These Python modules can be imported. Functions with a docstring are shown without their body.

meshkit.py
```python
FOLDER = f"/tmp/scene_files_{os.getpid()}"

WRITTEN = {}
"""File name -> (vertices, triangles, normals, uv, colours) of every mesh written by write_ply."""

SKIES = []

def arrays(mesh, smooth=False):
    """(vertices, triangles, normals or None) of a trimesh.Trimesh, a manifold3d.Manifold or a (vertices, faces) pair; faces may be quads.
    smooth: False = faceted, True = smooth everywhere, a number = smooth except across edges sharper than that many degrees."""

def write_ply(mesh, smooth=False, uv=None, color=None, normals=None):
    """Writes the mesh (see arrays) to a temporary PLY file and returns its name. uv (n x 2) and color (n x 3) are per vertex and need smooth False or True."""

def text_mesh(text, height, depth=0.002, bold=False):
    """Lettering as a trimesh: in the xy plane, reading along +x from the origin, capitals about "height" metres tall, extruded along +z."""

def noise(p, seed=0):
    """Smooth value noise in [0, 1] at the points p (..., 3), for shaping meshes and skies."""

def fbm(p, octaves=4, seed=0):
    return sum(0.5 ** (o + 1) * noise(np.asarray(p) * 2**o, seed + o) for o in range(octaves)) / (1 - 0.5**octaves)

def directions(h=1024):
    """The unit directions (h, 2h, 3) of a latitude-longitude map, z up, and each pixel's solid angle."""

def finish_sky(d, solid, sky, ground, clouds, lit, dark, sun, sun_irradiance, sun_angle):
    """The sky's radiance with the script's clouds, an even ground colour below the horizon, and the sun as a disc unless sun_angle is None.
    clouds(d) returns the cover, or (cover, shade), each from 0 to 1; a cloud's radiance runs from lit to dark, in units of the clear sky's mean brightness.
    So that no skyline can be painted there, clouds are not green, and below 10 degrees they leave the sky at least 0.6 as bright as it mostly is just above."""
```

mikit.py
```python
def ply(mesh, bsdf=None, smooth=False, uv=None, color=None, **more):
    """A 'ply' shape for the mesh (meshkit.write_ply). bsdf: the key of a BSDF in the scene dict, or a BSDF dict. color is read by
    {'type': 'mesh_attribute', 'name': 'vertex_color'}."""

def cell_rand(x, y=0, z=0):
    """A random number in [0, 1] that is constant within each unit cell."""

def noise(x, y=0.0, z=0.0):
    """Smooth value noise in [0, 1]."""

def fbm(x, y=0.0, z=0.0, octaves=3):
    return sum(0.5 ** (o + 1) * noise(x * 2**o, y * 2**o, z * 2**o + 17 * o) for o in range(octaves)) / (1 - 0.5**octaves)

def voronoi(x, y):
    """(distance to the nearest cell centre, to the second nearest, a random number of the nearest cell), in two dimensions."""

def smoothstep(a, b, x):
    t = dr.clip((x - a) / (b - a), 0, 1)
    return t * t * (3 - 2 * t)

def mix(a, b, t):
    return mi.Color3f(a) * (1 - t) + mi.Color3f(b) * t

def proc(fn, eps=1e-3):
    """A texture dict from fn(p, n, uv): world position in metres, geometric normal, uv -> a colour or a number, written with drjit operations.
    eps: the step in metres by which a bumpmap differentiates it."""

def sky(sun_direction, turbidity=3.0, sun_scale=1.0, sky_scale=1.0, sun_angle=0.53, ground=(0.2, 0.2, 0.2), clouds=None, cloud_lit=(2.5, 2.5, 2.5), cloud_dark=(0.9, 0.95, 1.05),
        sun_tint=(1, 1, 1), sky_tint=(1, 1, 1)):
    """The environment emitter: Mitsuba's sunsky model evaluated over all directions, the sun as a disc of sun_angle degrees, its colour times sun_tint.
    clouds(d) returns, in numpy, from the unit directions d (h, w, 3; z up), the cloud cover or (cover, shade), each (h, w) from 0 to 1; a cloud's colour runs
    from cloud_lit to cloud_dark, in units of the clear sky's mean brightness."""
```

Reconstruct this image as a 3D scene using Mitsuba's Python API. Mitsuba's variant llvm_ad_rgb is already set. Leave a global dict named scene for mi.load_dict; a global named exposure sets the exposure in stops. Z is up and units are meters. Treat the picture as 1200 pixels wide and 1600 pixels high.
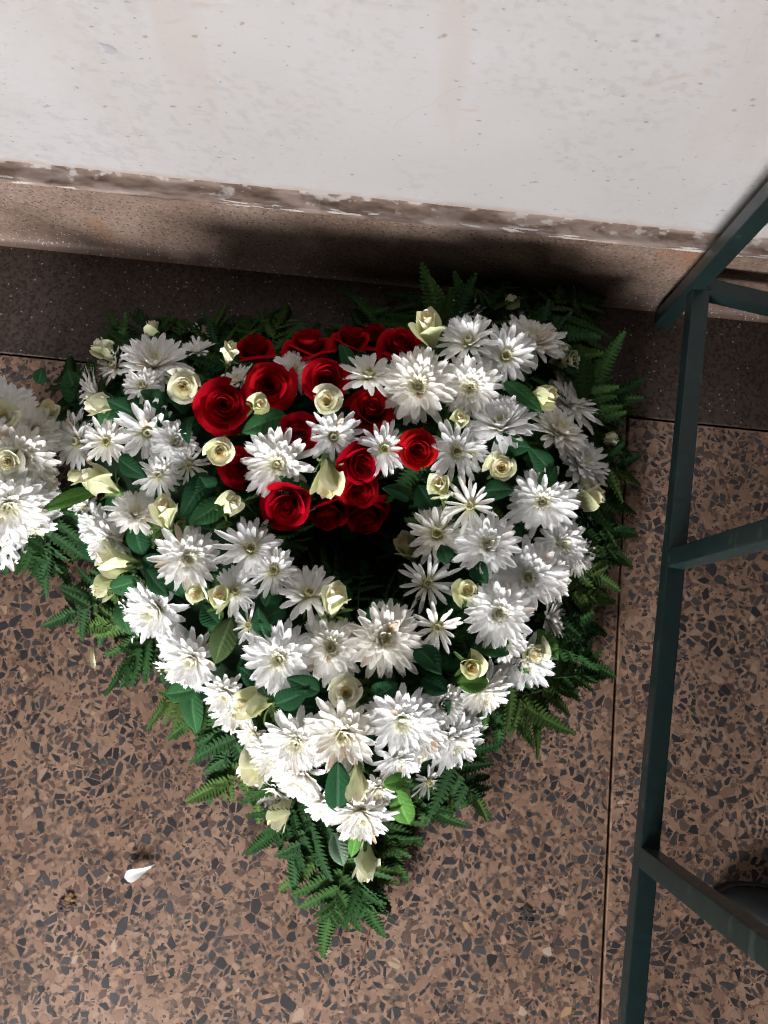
import math
import numpy as np
import mitsuba as mi
import mikit
from mikit import proc, noise, fbm, voronoi, smoothstep, mix, cell_rand
import drjit as dr
import meshkit
import trimesh
from scipy.spatial import Voronoi
from shapely.geometry import Polygon, Point, MultiPoint

T = mi.ScalarTransform4f
scene, labels = {}, {}
rng = np.random.default_rng(7)

# ------------------------------------------------------------------ camera, light, exposure
exposure = 0.15
CAM = np.array([0.0, -0.5066, 1.0])
FORWARD = np.array([0.0, 0.17238, -0.98503])
scene['camera'] = {'type': 'perspective', 'fov': 53.13, 'fov_axis': 'x', 'near_clip': 0.02, 'far_clip': 60.0,
                   'to_world': T().look_at(origin=CAM.tolist(), target=(CAM + FORWARD).tolist(), up=[-0.1002, 0.9801, 0.1715])}


def window(key, at, aim, w, h, rgb, label):
    """a bright opening of the hall: a flat area light"""
    scene[key] = {'type': 'rectangle', 'to_world': T().look_at(origin=at, target=aim, up=[0, 0, 1]) @ T().scale([w / 2, h / 2, 1]),
                  'bsdf': {'type': 'diffuse', 'reflectance': {'type': 'rgb', 'value': [0.5, 0.5, 0.5]}},
                  'emitter': {'type': 'area', 'radiance': {'type': 'rgb', 'value': rgb}}}
    labels[key] = {'label': label, 'category': 'window', 'kind': 'structure'}


window('window', [-0.55, -2.35, 0.80], [0.0, -0.25, 0.1], 0.95, 0.46, [67, 66.5, 67], 'bright open window of the hall facing the wall')
window('window_001', [-2.0, -1.9, 1.15], [-0.2, -0.4, 0.1], 0.7, 0.6, [4.6, 4.5, 4.3], 'second window of the hall at the side of the wreath')
scene['room_light'] = {'type': 'constant', 'radiance': {'type': 'rgb', 'value': [0.007, 0.007, 0.007]}}


# ------------------------------------------------------------------ helpers
class Mesh:
    """vertices, triangles and colours gathered piece by piece"""

    def __init__(self):
        self.v, self.f, self.c, self.n = [], [], [], 0

    def add(self, v, f, c):
        v = np.asarray(v, float).reshape(-1, 3)
        self.v.append(v)
        self.f.append(np.asarray(f, int).reshape(-1, 3) + self.n)
        self.c.append(np.broadcast_to(np.asarray(c, float), v.shape))
        self.n += len(v)

    def grid(self, v, c, close=False):
        a, b = v.shape[:2]
        i = np.arange(a * b).reshape(a, b)
        if close:
            i = np.hstack([i, i[:, :1]])
        q = np.stack([i[:-1, :-1], i[1:, :-1], i[1:, 1:], i[:-1, 1:]], -1).reshape(-1, 4)
        self.add(v.reshape(-1, 3), np.vstack([q[:, [0, 1, 2]], q[:, [0, 2, 3]]]), np.asarray(c).reshape(-1, 3) if np.ndim(c) > 1 else c)

    def put(self, key, bsdf, frame=None, smooth=True, offset=None, label=None, **tags):
        v, f, c = np.vstack(self.v), np.vstack(self.f), np.vstack(self.c)
        if frame is not None:
            v = v @ frame.T + offset
        scene[key] = mikit.ply((v, f), bsdf, smooth=smooth, color=c)
        if label or tags:
            labels[key] = {**({'label': label} if label else {}), **tags}
        return key


def key_of(name):
    """a free key: name, name_001, name_002 ..."""
    if name not in taken:
        taken[name] = 0
        return name
    taken[name] += 1
    return f'{name}_{taken[name]:03d}'


taken = {}


def unit(v):
    v = np.asarray(v, float)
    return v / np.linalg.norm(v)


def frame_of(n, spin=0.0):
    """columns x, y, z of a frame whose z is n"""
    n = unit(n)
    a = unit(np.cross([0.3, 1, 0.2] if abs(n[1]) < 0.9 else [1, 0, 0], n))
    b = np.cross(n, a)
    c, s = math.cos(spin), math.sin(spin)
    return np.stack([a * c + b * s, b * c - a * s, n], 1)


def col(r, g, b):
    return np.array([r, g, b], float)


VC = {'type': 'mesh_attribute', 'name': 'vertex_color'}


def rgb(r, g, b):
    return {'type': 'rgb', 'value': [r, g, b]}


# ------------------------------------------------------------------ materials
def speckle(p, s):
    return voronoi(p.x * s + 3.1, p.y * s + p.z * s * 0.97 + 1.7)


def floor_color(p, n, uv):
    a = fbm(p.x * 9, p.y * 9, 1.0)
    b = noise(p.x * 220, p.y * 220, 4.0)
    d, e, w = voronoi(p.x * 170, p.y * 170)
    base = mix([0.183, 0.111, 0.076], [0.240, 0.153, 0.110], smoothstep(0.25, 0.75, a))
    base = base * (0.80 + 0.32 * b)
    grit = smoothstep(0.62, 0.7, w) * smoothstep(0.0, 0.12, e - d)
    base = mix(base, mi.Color3f(0.07, 0.046, 0.038), grit * 0.75)
    pale = (1 - smoothstep(0.07, 0.1, w)) * smoothstep(0.0, 0.15, e - d)
    base = mix(base, mi.Color3f(0.28, 0.18, 0.13), pale * 0.6)
    dirt = smoothstep(0.55, 0.8, fbm(p.x * 4 + 7, p.y * 4, 2.0, 4))
    return base * (1 - 0.28 * dirt)


def floor_rough(p, n, uv):
    return 0.30 + 0.25 * fbm(p.x * 14, p.y * 14, 3.0)


scene['terrazzo'] = {'type': 'twosided', 'bsdf': {'type': 'principled', 'base_color': proc(floor_color), 'roughness': proc(floor_rough), 'specular': 0.25}}
scene['chip_stone'] = {'type': 'twosided', 'bsdf': {'type': 'principled', 'base_color': VC, 'roughness': proc(floor_rough), 'specular': 0.22}}
scene['joint_dark'] = {'type': 'diffuse', 'reflectance': rgb(0.018, 0.014, 0.013)}


def strip_color(p, n, uv):
    d, e, w = speckle(p, 330)
    a = fbm(p.x * 12, p.y * 12, 5.0)
    base = mix([0.045, 0.031, 0.024], [0.067, 0.047, 0.038], a) * (0.7 + 0.5 * noise(p.x * 260, p.y * 260, 2))
    base = mix(base, mi.Color3f(0.022, 0.017, 0.016), smoothstep(0.72, 0.8, w) * 0.8)
    star = (1 - smoothstep(0.012, 0.016, w)) * (1 - smoothstep(0.2, 0.35, d))
    return mix(base, mi.Color3f(0.45, 0.42, 0.4), star)


scene['border_terrazzo'] = {'type': 'twosided', 'bsdf': {'type': 'principled', 'base_color': proc(strip_color), 'roughness': 0.42, 'specular': 0.18}}


def skirt_color(p, n, uv):
    d, e, w = voronoi(p.x * 165, p.z * 215 + p.y * 215)
    f, g, w2 = voronoi(p.x * 430 + 5, p.z * 430 + p.y * 300)
    a = fbm(p.x * 10, p.z * 16, 5.0, 4)
    base = mix([0.145, 0.097, 0.073], [0.211, 0.151, 0.121], smoothstep(0.25, 0.75, a)) * (0.78 + 0.4 * noise(p.x * 300, p.z * 300, 2))
    base = mix(base, mi.Color3f(0.05, 0.032, 0.027), smoothstep(0.70, 0.74, w) * (1 - smoothstep(0.22, 0.38, d + 0.1 * noise(p.x * 700, p.z * 700, 4))) * 0.8)
    base = mix(base, mi.Color3f(0.42, 0.34, 0.29), (1 - smoothstep(0.04, 0.06, w2)) * (1 - smoothstep(0.3, 0.4, f)) * 0.45)
    rust = smoothstep(0.6, 0.75, fbm(p.x * 22 + 3, p.z * 7, 9.0)) * 0.5
    base = mix(base, mi.Color3f(0.22, 0.11, 0.06), rust)
    low = smoothstep(0.045, 0.004, p.z + 0.02 * (noise(p.x * 60, 0, 3) - 0.5))
    wash = low * (1 - smoothstep(0.05, 0.07, w2)) * (1 - smoothstep(0.2, 0.45, f))
    base = mix(base, mi.Color3f(0.2, 0.135, 0.115), low * 0.45)
    return mix(base, mi.Color3f(0.7, 0.66, 0.63), wash)


def skirt_bump(p, n, uv):
    return 0.0006 * fbm(p.x * 160, p.z * 160, p.y * 160, 3)


scene['skirting_terrazzo'] = {'type': 'twosided', 'bsdf': {'type': 'bumpmap', 'arbitrary': {**proc(skirt_bump, 5e-4)}, 'scale': 1.0,
                              'bsdf': {'type': 'principled', 'base_color': proc(skirt_color), 'roughness': 0.5, 'specular': 0.35}}}


def ledge_color(p, n, uv):
    s = p.y + p.z
    a = fbm(p.x * 45, s * 110, p.z * 60, 4)
    base = mix([0.106, 0.070, 0.054], [0.217, 0.157, 0.128], smoothstep(0.25, 0.75, a))
    up = (p.y - 0.001) / 0.021
    q = fbm(p.x * 70, s * 120 + 3, 2.0, 4)
    m = fbm(p.x * 9 + 2, 0.5, 4.0, 3)
    drip = smoothstep(0.0, 0.16, q + 0.34 * (up - 0.94) + 0.30 * (m - 0.5) - 0.47)
    rag = fbm(p.x * 42 + 7, s * 260, p.z * 200, 4)
    rim = smoothstep(0.55, 0.63, rag) * smoothstep(0.44, 0.58, fbm(p.x * 6 + 4, 2.0, 2.0)) * smoothstep(0.30, 0.05, up)
    base = mix(base, mi.Color3f(0.09, 0.065, 0.06), smoothstep(0.30, 0.04, up) * smoothstep(0.40, 0.60, fbm(p.x * 25, s * 150, 7, 3)) * 0.8)
    smear = smoothstep(0.45, 0.7, fbm(p.x * 24, s * 60, 12.0, 4)) * 0.4
    base = mix(base, mi.Color3f(0.36, 0.30, 0.27), smear)
    return mix(base, mi.Color3f(0.43, 0.40, 0.38), dr.clip(drip * 0.8 + rim * 1.1, 0, 1) * 0.9)


def ledge_bump(p, n, uv):
    return 0.0022 * fbm(p.x * 90, p.y * 130, p.z * 130, 4)


scene['ledge_cement'] = {'type': 'twosided', 'bsdf': {'type': 'bumpmap', 'arbitrary': {**proc(ledge_bump, 4e-4)}, 'scale': 1.0,
                         'bsdf': {'type': 'principled', 'base_color': proc(ledge_color), 'roughness': 0.8, 'specular': 0.2}}}


def pits(p, sx, sz, seed, cut, size=0.2):
    """small elongated knocks in the plaster, of uneven size and slant"""
    q = fbm(p.x * 30 + seed, p.z * 30, 3.0) - 0.5
    x, z = p.x + 0.25 * p.z, p.z - 0.10 * p.x
    d, e, w = voronoi(x * sx + q * 1.3 + seed, z * sz + q * 1.6)
    big = (w - cut) / (1 - cut)
    edge = d + 0.16 * (noise(p.x * 520, p.z * 700, seed) - 0.5)
    return (1 - smoothstep(0.3 * size, size, edge / (0.25 + 1.1 * big * big))) * dr.select(w > cut, 1.0, 0.0)


def wall_color(p, n, uv):
    a = fbm(p.x * 5, p.z * 5, 1.0, 4)
    base = mix([0.348, 0.334, 0.327], [0.372, 0.361, 0.358], smoothstep(0.3, 0.7, a))
    run = fbm(p.x * 17 + 1.5 * fbm(p.x * 3, p.z * 3, 8.0), p.z * 2.2, 4.0, 4)
    base = mix(base, mi.Color3f(0.34, 0.28, 0.245), smoothstep(0.52, 0.76, run) * 0.34)
    grime = fbm(p.x * 110 + p.z * 30, p.z * 150, 6.0, 4)
    base = base * (1 - 0.085 * smoothstep(0.50, 0.75, grime) * smoothstep(0.42, 0.66, fbm(p.x * 13 + 5, p.z * 10, 41.0, 3)))
    base = mix(base, mi.Color3f(0.27, 0.245, 0.235), pits(p, 105, 165, 0.0, 0.70) * 0.36)
    base = mix(base, mi.Color3f(0.13, 0.105, 0.10), pits(p, 60, 110, 5.0, 0.85) * 0.5)
    base = mix(base, mi.Color3f(0.32, 0.25, 0.21), pits(p, 21, 60, 9.0, 0.84, 0.26) * 0.38)
    scr = fbm(p.x * 60 + p.z * 40, p.z * 420, 2.0, 2)
    base = mix(base, mi.Color3f(0.34, 0.31, 0.295), smoothstep(0.72, 0.8, scr) * 0.4)
    shade_line = fbm(p.x * 14 + 3, p.z * 5, 21.0, 3)
    line = (1 - smoothstep(0.0, 0.006, abs(shade_line - 0.52))) * smoothstep(0.5, 0.66, fbm(p.x * 9, p.z * 9, 33.0))
    base = mix(base, mi.Color3f(0.33, 0.28, 0.25), line * 0.5)  # thin brownish lines painted in for a faint shadow line cast on the wall
    foot = smoothstep(0.166, 0.154, p.z + 0.012 * (fbm(p.x * 50, p.z * 60, 1.0, 4) - 0.5))
    return mix(base, mi.Color3f(0.29, 0.225, 0.19), foot * 0.6)


def wall_bump(p, n, uv):
    return 0.0006 * fbm(p.x * 60, p.z * 75, 2.0, 4) - 0.0009 * pits(p, 60, 110, 5.0, 0.82) - 0.0005 * pits(p, 105, 165, 0.0, 0.72)


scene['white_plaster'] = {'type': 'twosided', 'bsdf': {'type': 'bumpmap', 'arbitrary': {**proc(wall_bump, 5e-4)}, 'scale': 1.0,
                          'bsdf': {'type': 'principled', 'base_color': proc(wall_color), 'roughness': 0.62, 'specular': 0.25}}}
scene['bare_plaster'] = {'type': 'twosided', 'bsdf': {'type': 'diffuse', 'reflectance': rgb(0.29, 0.28, 0.295)}}


def steel_color(p, n, uv):
    a = fbm(p.x * 20, p.y * 20, p.z * 20, 4)
    wear = smoothstep(0.64, 0.78, fbm(p.x * 60, p.y * 40, p.z * 60, 4))
    return mix(mix([0.005, 0.010, 0.010], [0.007, 0.018, 0.017], a), mi.Color3f(0.035, 0.042, 0.038), wear * 0.45)


def steel_bump(p, n, uv):
    return 0.0007 * fbm(p.x * 70, p.y * 70, p.z * 70, 3)


scene['green_paint'] = {'type': 'twosided', 'bsdf': {'type': 'bumpmap', 'arbitrary': {**proc(steel_bump, 6e-4)}, 'scale': 1.0,
                        'bsdf': {'type': 'principled', 'base_color': proc(steel_color), 'roughness': 0.34, 'specular': 0.5}}}

scene['white_petal'] = {'type': 'principledthin', 'base_color': VC, 'roughness': 0.5, 'diff_trans': 0.7, 'spec_trans': 0.0, 'eta': 1.3}
scene['red_petal'] = {'type': 'principledthin', 'base_color': VC, 'roughness': 0.55, 'diff_trans': 0.25, 'spec_trans': 0.0, 'eta': 1.25}
scene['cream_petal'] = {'type': 'principledthin', 'base_color': VC, 'roughness': 0.5, 'diff_trans': 0.5, 'spec_trans': 0.0, 'eta': 1.3}
scene['leaf_green'] = {'type': 'principledthin', 'base_color': VC, 'roughness': 0.36, 'diff_trans': 0.35, 'spec_trans': 0.0, 'eta': 1.45}
scene['fern_green'] = {'type': 'principledthin', 'base_color': VC, 'roughness': 0.33, 'diff_trans': 0.35, 'spec_trans': 0.0, 'eta': 1.42}
scene['calyx_green'] = {'type': 'twosided', 'bsdf': {'type': 'principled', 'base_color': VC, 'roughness': 0.5, 'specular': 0.35}}
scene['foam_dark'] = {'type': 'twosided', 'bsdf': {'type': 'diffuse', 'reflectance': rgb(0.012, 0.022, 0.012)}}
scene['shoe_leather'] = {'type': 'twosided', 'bsdf': {'type': 'principled', 'base_color': rgb(0.012, 0.013, 0.014), 'roughness': 0.5, 'specular': 0.25}}
scene['litter'] = {'type': 'twosided', 'bsdf': {'type': 'principled', 'base_color': VC, 'roughness': 0.75}}


# ------------------------------------------------------------------ where things stand (metres): position, facing, size
HEART = [(-0.3137, -0.1516), (-0.3686, -0.1918), (-0.3973, -0.2623), (-0.3955, -0.3198), (-0.3525, -0.4116), (-0.297, -0.4914), (-0.2404, -0.5612), (-0.1804, -0.6105), (-0.1224, -0.6519), (-0.0768, -0.6901), (-0.0136, -0.7261), (0.0217, -0.747), (0.0544, -0.7057), (0.1045, -0.6443), (0.1624, -0.566), (0.2105, -0.4866), (0.2433, -0.3828), (0.2548, -0.3017), (0.2505, -0.2198), (0.2302, -0.1457), (0.1902, -0.0936), (0.122, -0.0657), (0.0554, -0.064), (-0.0079, -0.0972), (-0.0733, -0.1042), (-0.1298, -0.1146), (-0.1943, -0.1258), (-0.2585, -0.137)]
HOLLOW = (-0.0262, -0.3983)
MUMS = [
    (-0.2809, -0.2123, 0.1545, 0.034, 0.445, 0.895, np.float64(0.0353), 'd'), (-0.3665, -0.1836, 0.0536, -0.523, 0.328, 0.787, np.float64(0.0231), 's'),
    (-0.387, -0.2239, 0.0539, -0.917, -0.011, 0.398, np.float64(0.0286), 'd'), (-0.2448, -0.1751, 0.1143, -0.033, 0.522, 0.852, np.float64(0.017), 's'),
    (-0.2569, -0.1293, 0.0522, 0.343, 0.628, 0.698, np.float64(0.015), 't'), (-0.2684, -0.299, 0.173, 0.361, -0.282, 0.889, np.float64(0.0305), 's'),
    (-0.3931, -0.2926, 0.0613, -0.223, -0.424, 0.878, np.float64(0.0288), 's'), (-0.3168, -0.3122, 0.1625, 0.209, -0.1, 0.973, np.float64(0.0215), 's'),
    (-0.2371, -0.3082, 0.173, 0.346, 0.12, 0.93, np.float64(0.0226), 'd'), (-0.2499, -0.3459, 0.173, 0.376, 0.025, 0.926, np.float64(0.0197), 's'),
    (-0.2182, -0.3311, 0.173, 0.529, -0.263, 0.807, np.float64(0.0176), 't'), (-0.1827, -0.2214, 0.159, -0.369, 0.451, 0.813, np.float64(0.0219), 's'),
    (-0.2702, -0.3906, 0.1668, 0.341, 0.331, 0.88, np.float64(0.0252), 'd'), (-0.3232, -0.4155, 0.0856, -0.169, -0.446, 0.879, np.float64(0.0283), 'd'),
    (-0.3691, -0.3755, 0.0583, -0.049, -0.469, 0.882, np.float64(0.0182), 's'), (-0.2062, -0.4343, 0.173, 0.376, -0.255, 0.891, np.float64(0.031), 'd'),
    (-0.2525, -0.4923, 0.1048, -0.322, -0.379, 0.868, np.float64(0.0354), 'd'), (-0.1511, -0.4627, 0.173, 0.204, 0.204, 0.958, np.float64(0.0226), 's'),
    (-0.1984, -0.5435, 0.1152, -0.198, -0.534, 0.822, np.float64(0.0317), 'd'), (-0.1557, -0.5758, 0.1187, 0.076, -0.688, 0.722, np.float64(0.0235), 'd'),
    (-0.1459, -0.595, 0.1027, 0.352, -0.619, 0.702, np.float64(0.0224), 'd'), (-0.1399, -0.4164, 0.173, 0.142, 0.085, 0.986, np.float64(0.0284), 's'),
    (-0.1122, -0.4369, 0.1682, 0.172, 0.114, 0.979, np.float64(0.0236), 's'), (-0.1313, -0.4988, 0.173, 0.033, -0.089, 0.996, np.float64(0.0177), 't'),
    (-0.0719, -0.4563, 0.1661, 0.121, 0.572, 0.811, np.float64(0.0291), 's'), (-0.094, -0.53, 0.173, 0.062, -0.11, 0.992, np.float64(0.0351), 'd'),
    (-0.0408, -0.5141, 0.173, 0.042, 0.072, 0.997, np.float64(0.0319), 'd'), (0.0135, -0.4979, 0.173, 0.041, 0.059, 0.997, np.float64(0.0367), 'd'),
    (0.0694, -0.4802, 0.173, -0.012, -0.09, 0.996, np.float64(0.0232), 't'), (0.0552, -0.4332, 0.159, -0.065, -0.087, 0.994, np.float64(0.0252), 't'),
    (0.0616, -0.3772, 0.1505, -0.019, -0.015, 1.0, np.float64(0.0294), 's'), (-0.0692, -0.6158, 0.1478, -0.171, -0.341, 0.924, np.float64(0.0321), 'd'),
    (-0.0185, -0.6001, 0.173, 0.067, -0.312, 0.948, np.float64(0.0346), 'd'), (0.0398, -0.5802, 0.1724, 0.139, -0.321, 0.937, np.float64(0.0328), 'd'),
    (0.1057, -0.6063, 0.0853, 0.432, -0.542, 0.72, np.float64(0.0361), 'd'), (0.0835, -0.5602, 0.1543, 0.33, -0.033, 0.943, np.float64(0.0213), 'd'),
    (0.1341, -0.5483, 0.1037, 0.334, -0.667, 0.666, np.float64(0.0307), 'd'), (0.0424, -0.6251, 0.1457, 0.189, -0.625, 0.757, np.float64(0.0253), 'd'),
    (0.0851, -0.6569, 0.0655, 0.408, -0.245, 0.88, np.float64(0.0186), 't'), (-0.033, -0.688, 0.0881, -0.123, -0.736, 0.665, np.float64(0.0253), 'd'),
    (0.0089, -0.6891, 0.1199, 0.081, -0.703, 0.707, np.float64(0.0306), 'd'), (-0.0627, -0.6559, 0.1069, -0.177, -0.67, 0.721, np.float64(0.0292), 'd'),
    (-0.1251, -0.6213, 0.0879, -0.45, -0.574, 0.684, np.float64(0.0205), 's'), (0.1158, -0.387, 0.173, -0.093, 0.124, 0.988, np.float64(0.0313), 'd'),
    (0.1674, -0.4154, 0.1488, -0.062, -0.093, 0.994, np.float64(0.037), 'd'), (0.1331, -0.4586, 0.1677, -0.163, 0.007, 0.987, np.float64(0.0331), 'd'),
    (0.1833, -0.5089, 0.0713, 0.158, -0.475, 0.866, np.float64(0.0343), 'd'), (0.2151, -0.4516, 0.0646, 0.909, -0.066, 0.412, np.float64(0.0256), 'd'),
    (0.1746, -0.3314, 0.1632, -0.064, -0.256, 0.965, np.float64(0.0328), 'd'), (0.2134, -0.3662, 0.1015, 0.36, -0.086, 0.929, np.float64(0.0296), 'd'),
    (0.2431, -0.3721, 0.0597, 0.732, -0.154, 0.664, np.float64(0.0261), 'd'), (0.0936, -0.3452, 0.173, -0.117, -0.126, 0.985, np.float64(0.0246), 't'),
    (0.0239, -0.2161, 0.173, -0.034, -0.27, 0.962, np.float64(0.0382), 'd'), (0.0829, -0.2106, 0.173, -0.101, -0.274, 0.956, np.float64(0.0317), 'd'),
    (0.1197, -0.1686, 0.173, -0.083, -0.246, 0.966, np.float64(0.0291), 's'), (0.0769, -0.1525, 0.1716, -0.143, 0.287, 0.947, np.float64(0.0307), 's'),
    (0.1627, -0.1138, 0.097, 0.09, 0.446, 0.89, np.float64(0.0367), 'd'), (0.0748, -0.0711, 0.065, -0.142, 0.576, 0.805, np.float64(0.0274), 's'),
    (0.1205, -0.2488, 0.173, -0.18, 0.438, 0.881, np.float64(0.0336), 'd'), (0.0731, -0.2856, 0.173, -0.027, -0.188, 0.982, np.float64(0.0291), 's'),
    (0.2189, -0.183, 0.084, 0.285, 0.463, 0.839, np.float64(0.0351), 'd'), (0.1936, -0.2398, 0.1423, 0.207, 0.544, 0.813, np.float64(0.0297), 'd'),
    (0.2396, -0.2564, 0.0726, 0.341, 0.441, 0.83, np.float64(0.0351), 'd'), (0.1611, -0.0652, 0.0486, 0.11, 0.645, 0.756, np.float64(0.0194), 's'),
    (-0.1218, -0.3204, 0.173, 0.157, -0.4, 0.903, np.float64(0.0346), 'd'), (-0.065, -0.283, 0.173, 0.076, -0.26, 0.963, np.float64(0.027), 's'),
    (-0.007, -0.2925, 0.179, 0.132, -0.174, 0.976, np.float64(0.0247), 's'), (-0.0323, -0.2046, 0.173, 0.03, 0.422, 0.906, np.float64(0.0282), 's'),
    (-0.1183, -0.2069, 0.1589, 0.256, 0.354, 0.899, np.float64(0.0235), 'd'), (-0.0025, -0.1047, 0.0541, -0.072, 0.386, 0.92, np.float64(0.0184), 's'),
    (0.2599, -0.3183, 0.0522, 0.727, -0.191, 0.659, np.float64(0.0185), 's'), (-0.2377, -0.5597, 0.0608, -0.55, -0.651, 0.523, np.float64(0.0176), 's'),
    (0.1196, -0.583, 0.0893, 0.366, -0.315, 0.876, np.float64(0.0184), 'd'), (-0.2409, -0.3399, 0.173, 0.275, -0.19, 0.943, np.float64(0.0141), 't'),
    (-0.0984, -0.6851, 0.0507, -0.236, -0.68, 0.694, np.float64(0.0249), 'd'), (0.0618, -0.5933, 0.1515, 0.202, -0.387, 0.9, np.float64(0.028), 'd'),
    (-0.0948, -0.637, 0.097, -0.31, -0.443, 0.841, np.float64(0.0289), 'd'), (0.0232, -0.6588, 0.1364, 0.214, -0.604, 0.768, np.float64(0.0206), 'd'),
    (-0.3468, -0.397, 0.0709, -0.254, -0.327, 0.91, np.float64(0.0234), 'd'), (-0.2836, -0.2462, 0.173, -0.027, 0.12, 0.992, np.float64(0.0201), 's'),
    (-0.295, -0.5021, 0.0537, -0.502, -0.396, 0.769, np.float64(0.0241), 'd'), (-0.2208, -0.5307, 0.1055, -0.352, -0.338, 0.873, np.float64(0.0219), 'd'),
    (0.149, -0.4855, 0.1354, 0.138, -0.273, 0.952, np.float64(0.0214), 'd'), (0.2027, -0.409, 0.0996, 0.222, -0.203, 0.954, np.float64(0.0241), 'd'),
    (0.0923, -0.2836, 0.173, 0.14, 0.042, 0.989, np.float64(0.0156), 't'),
]
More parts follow.
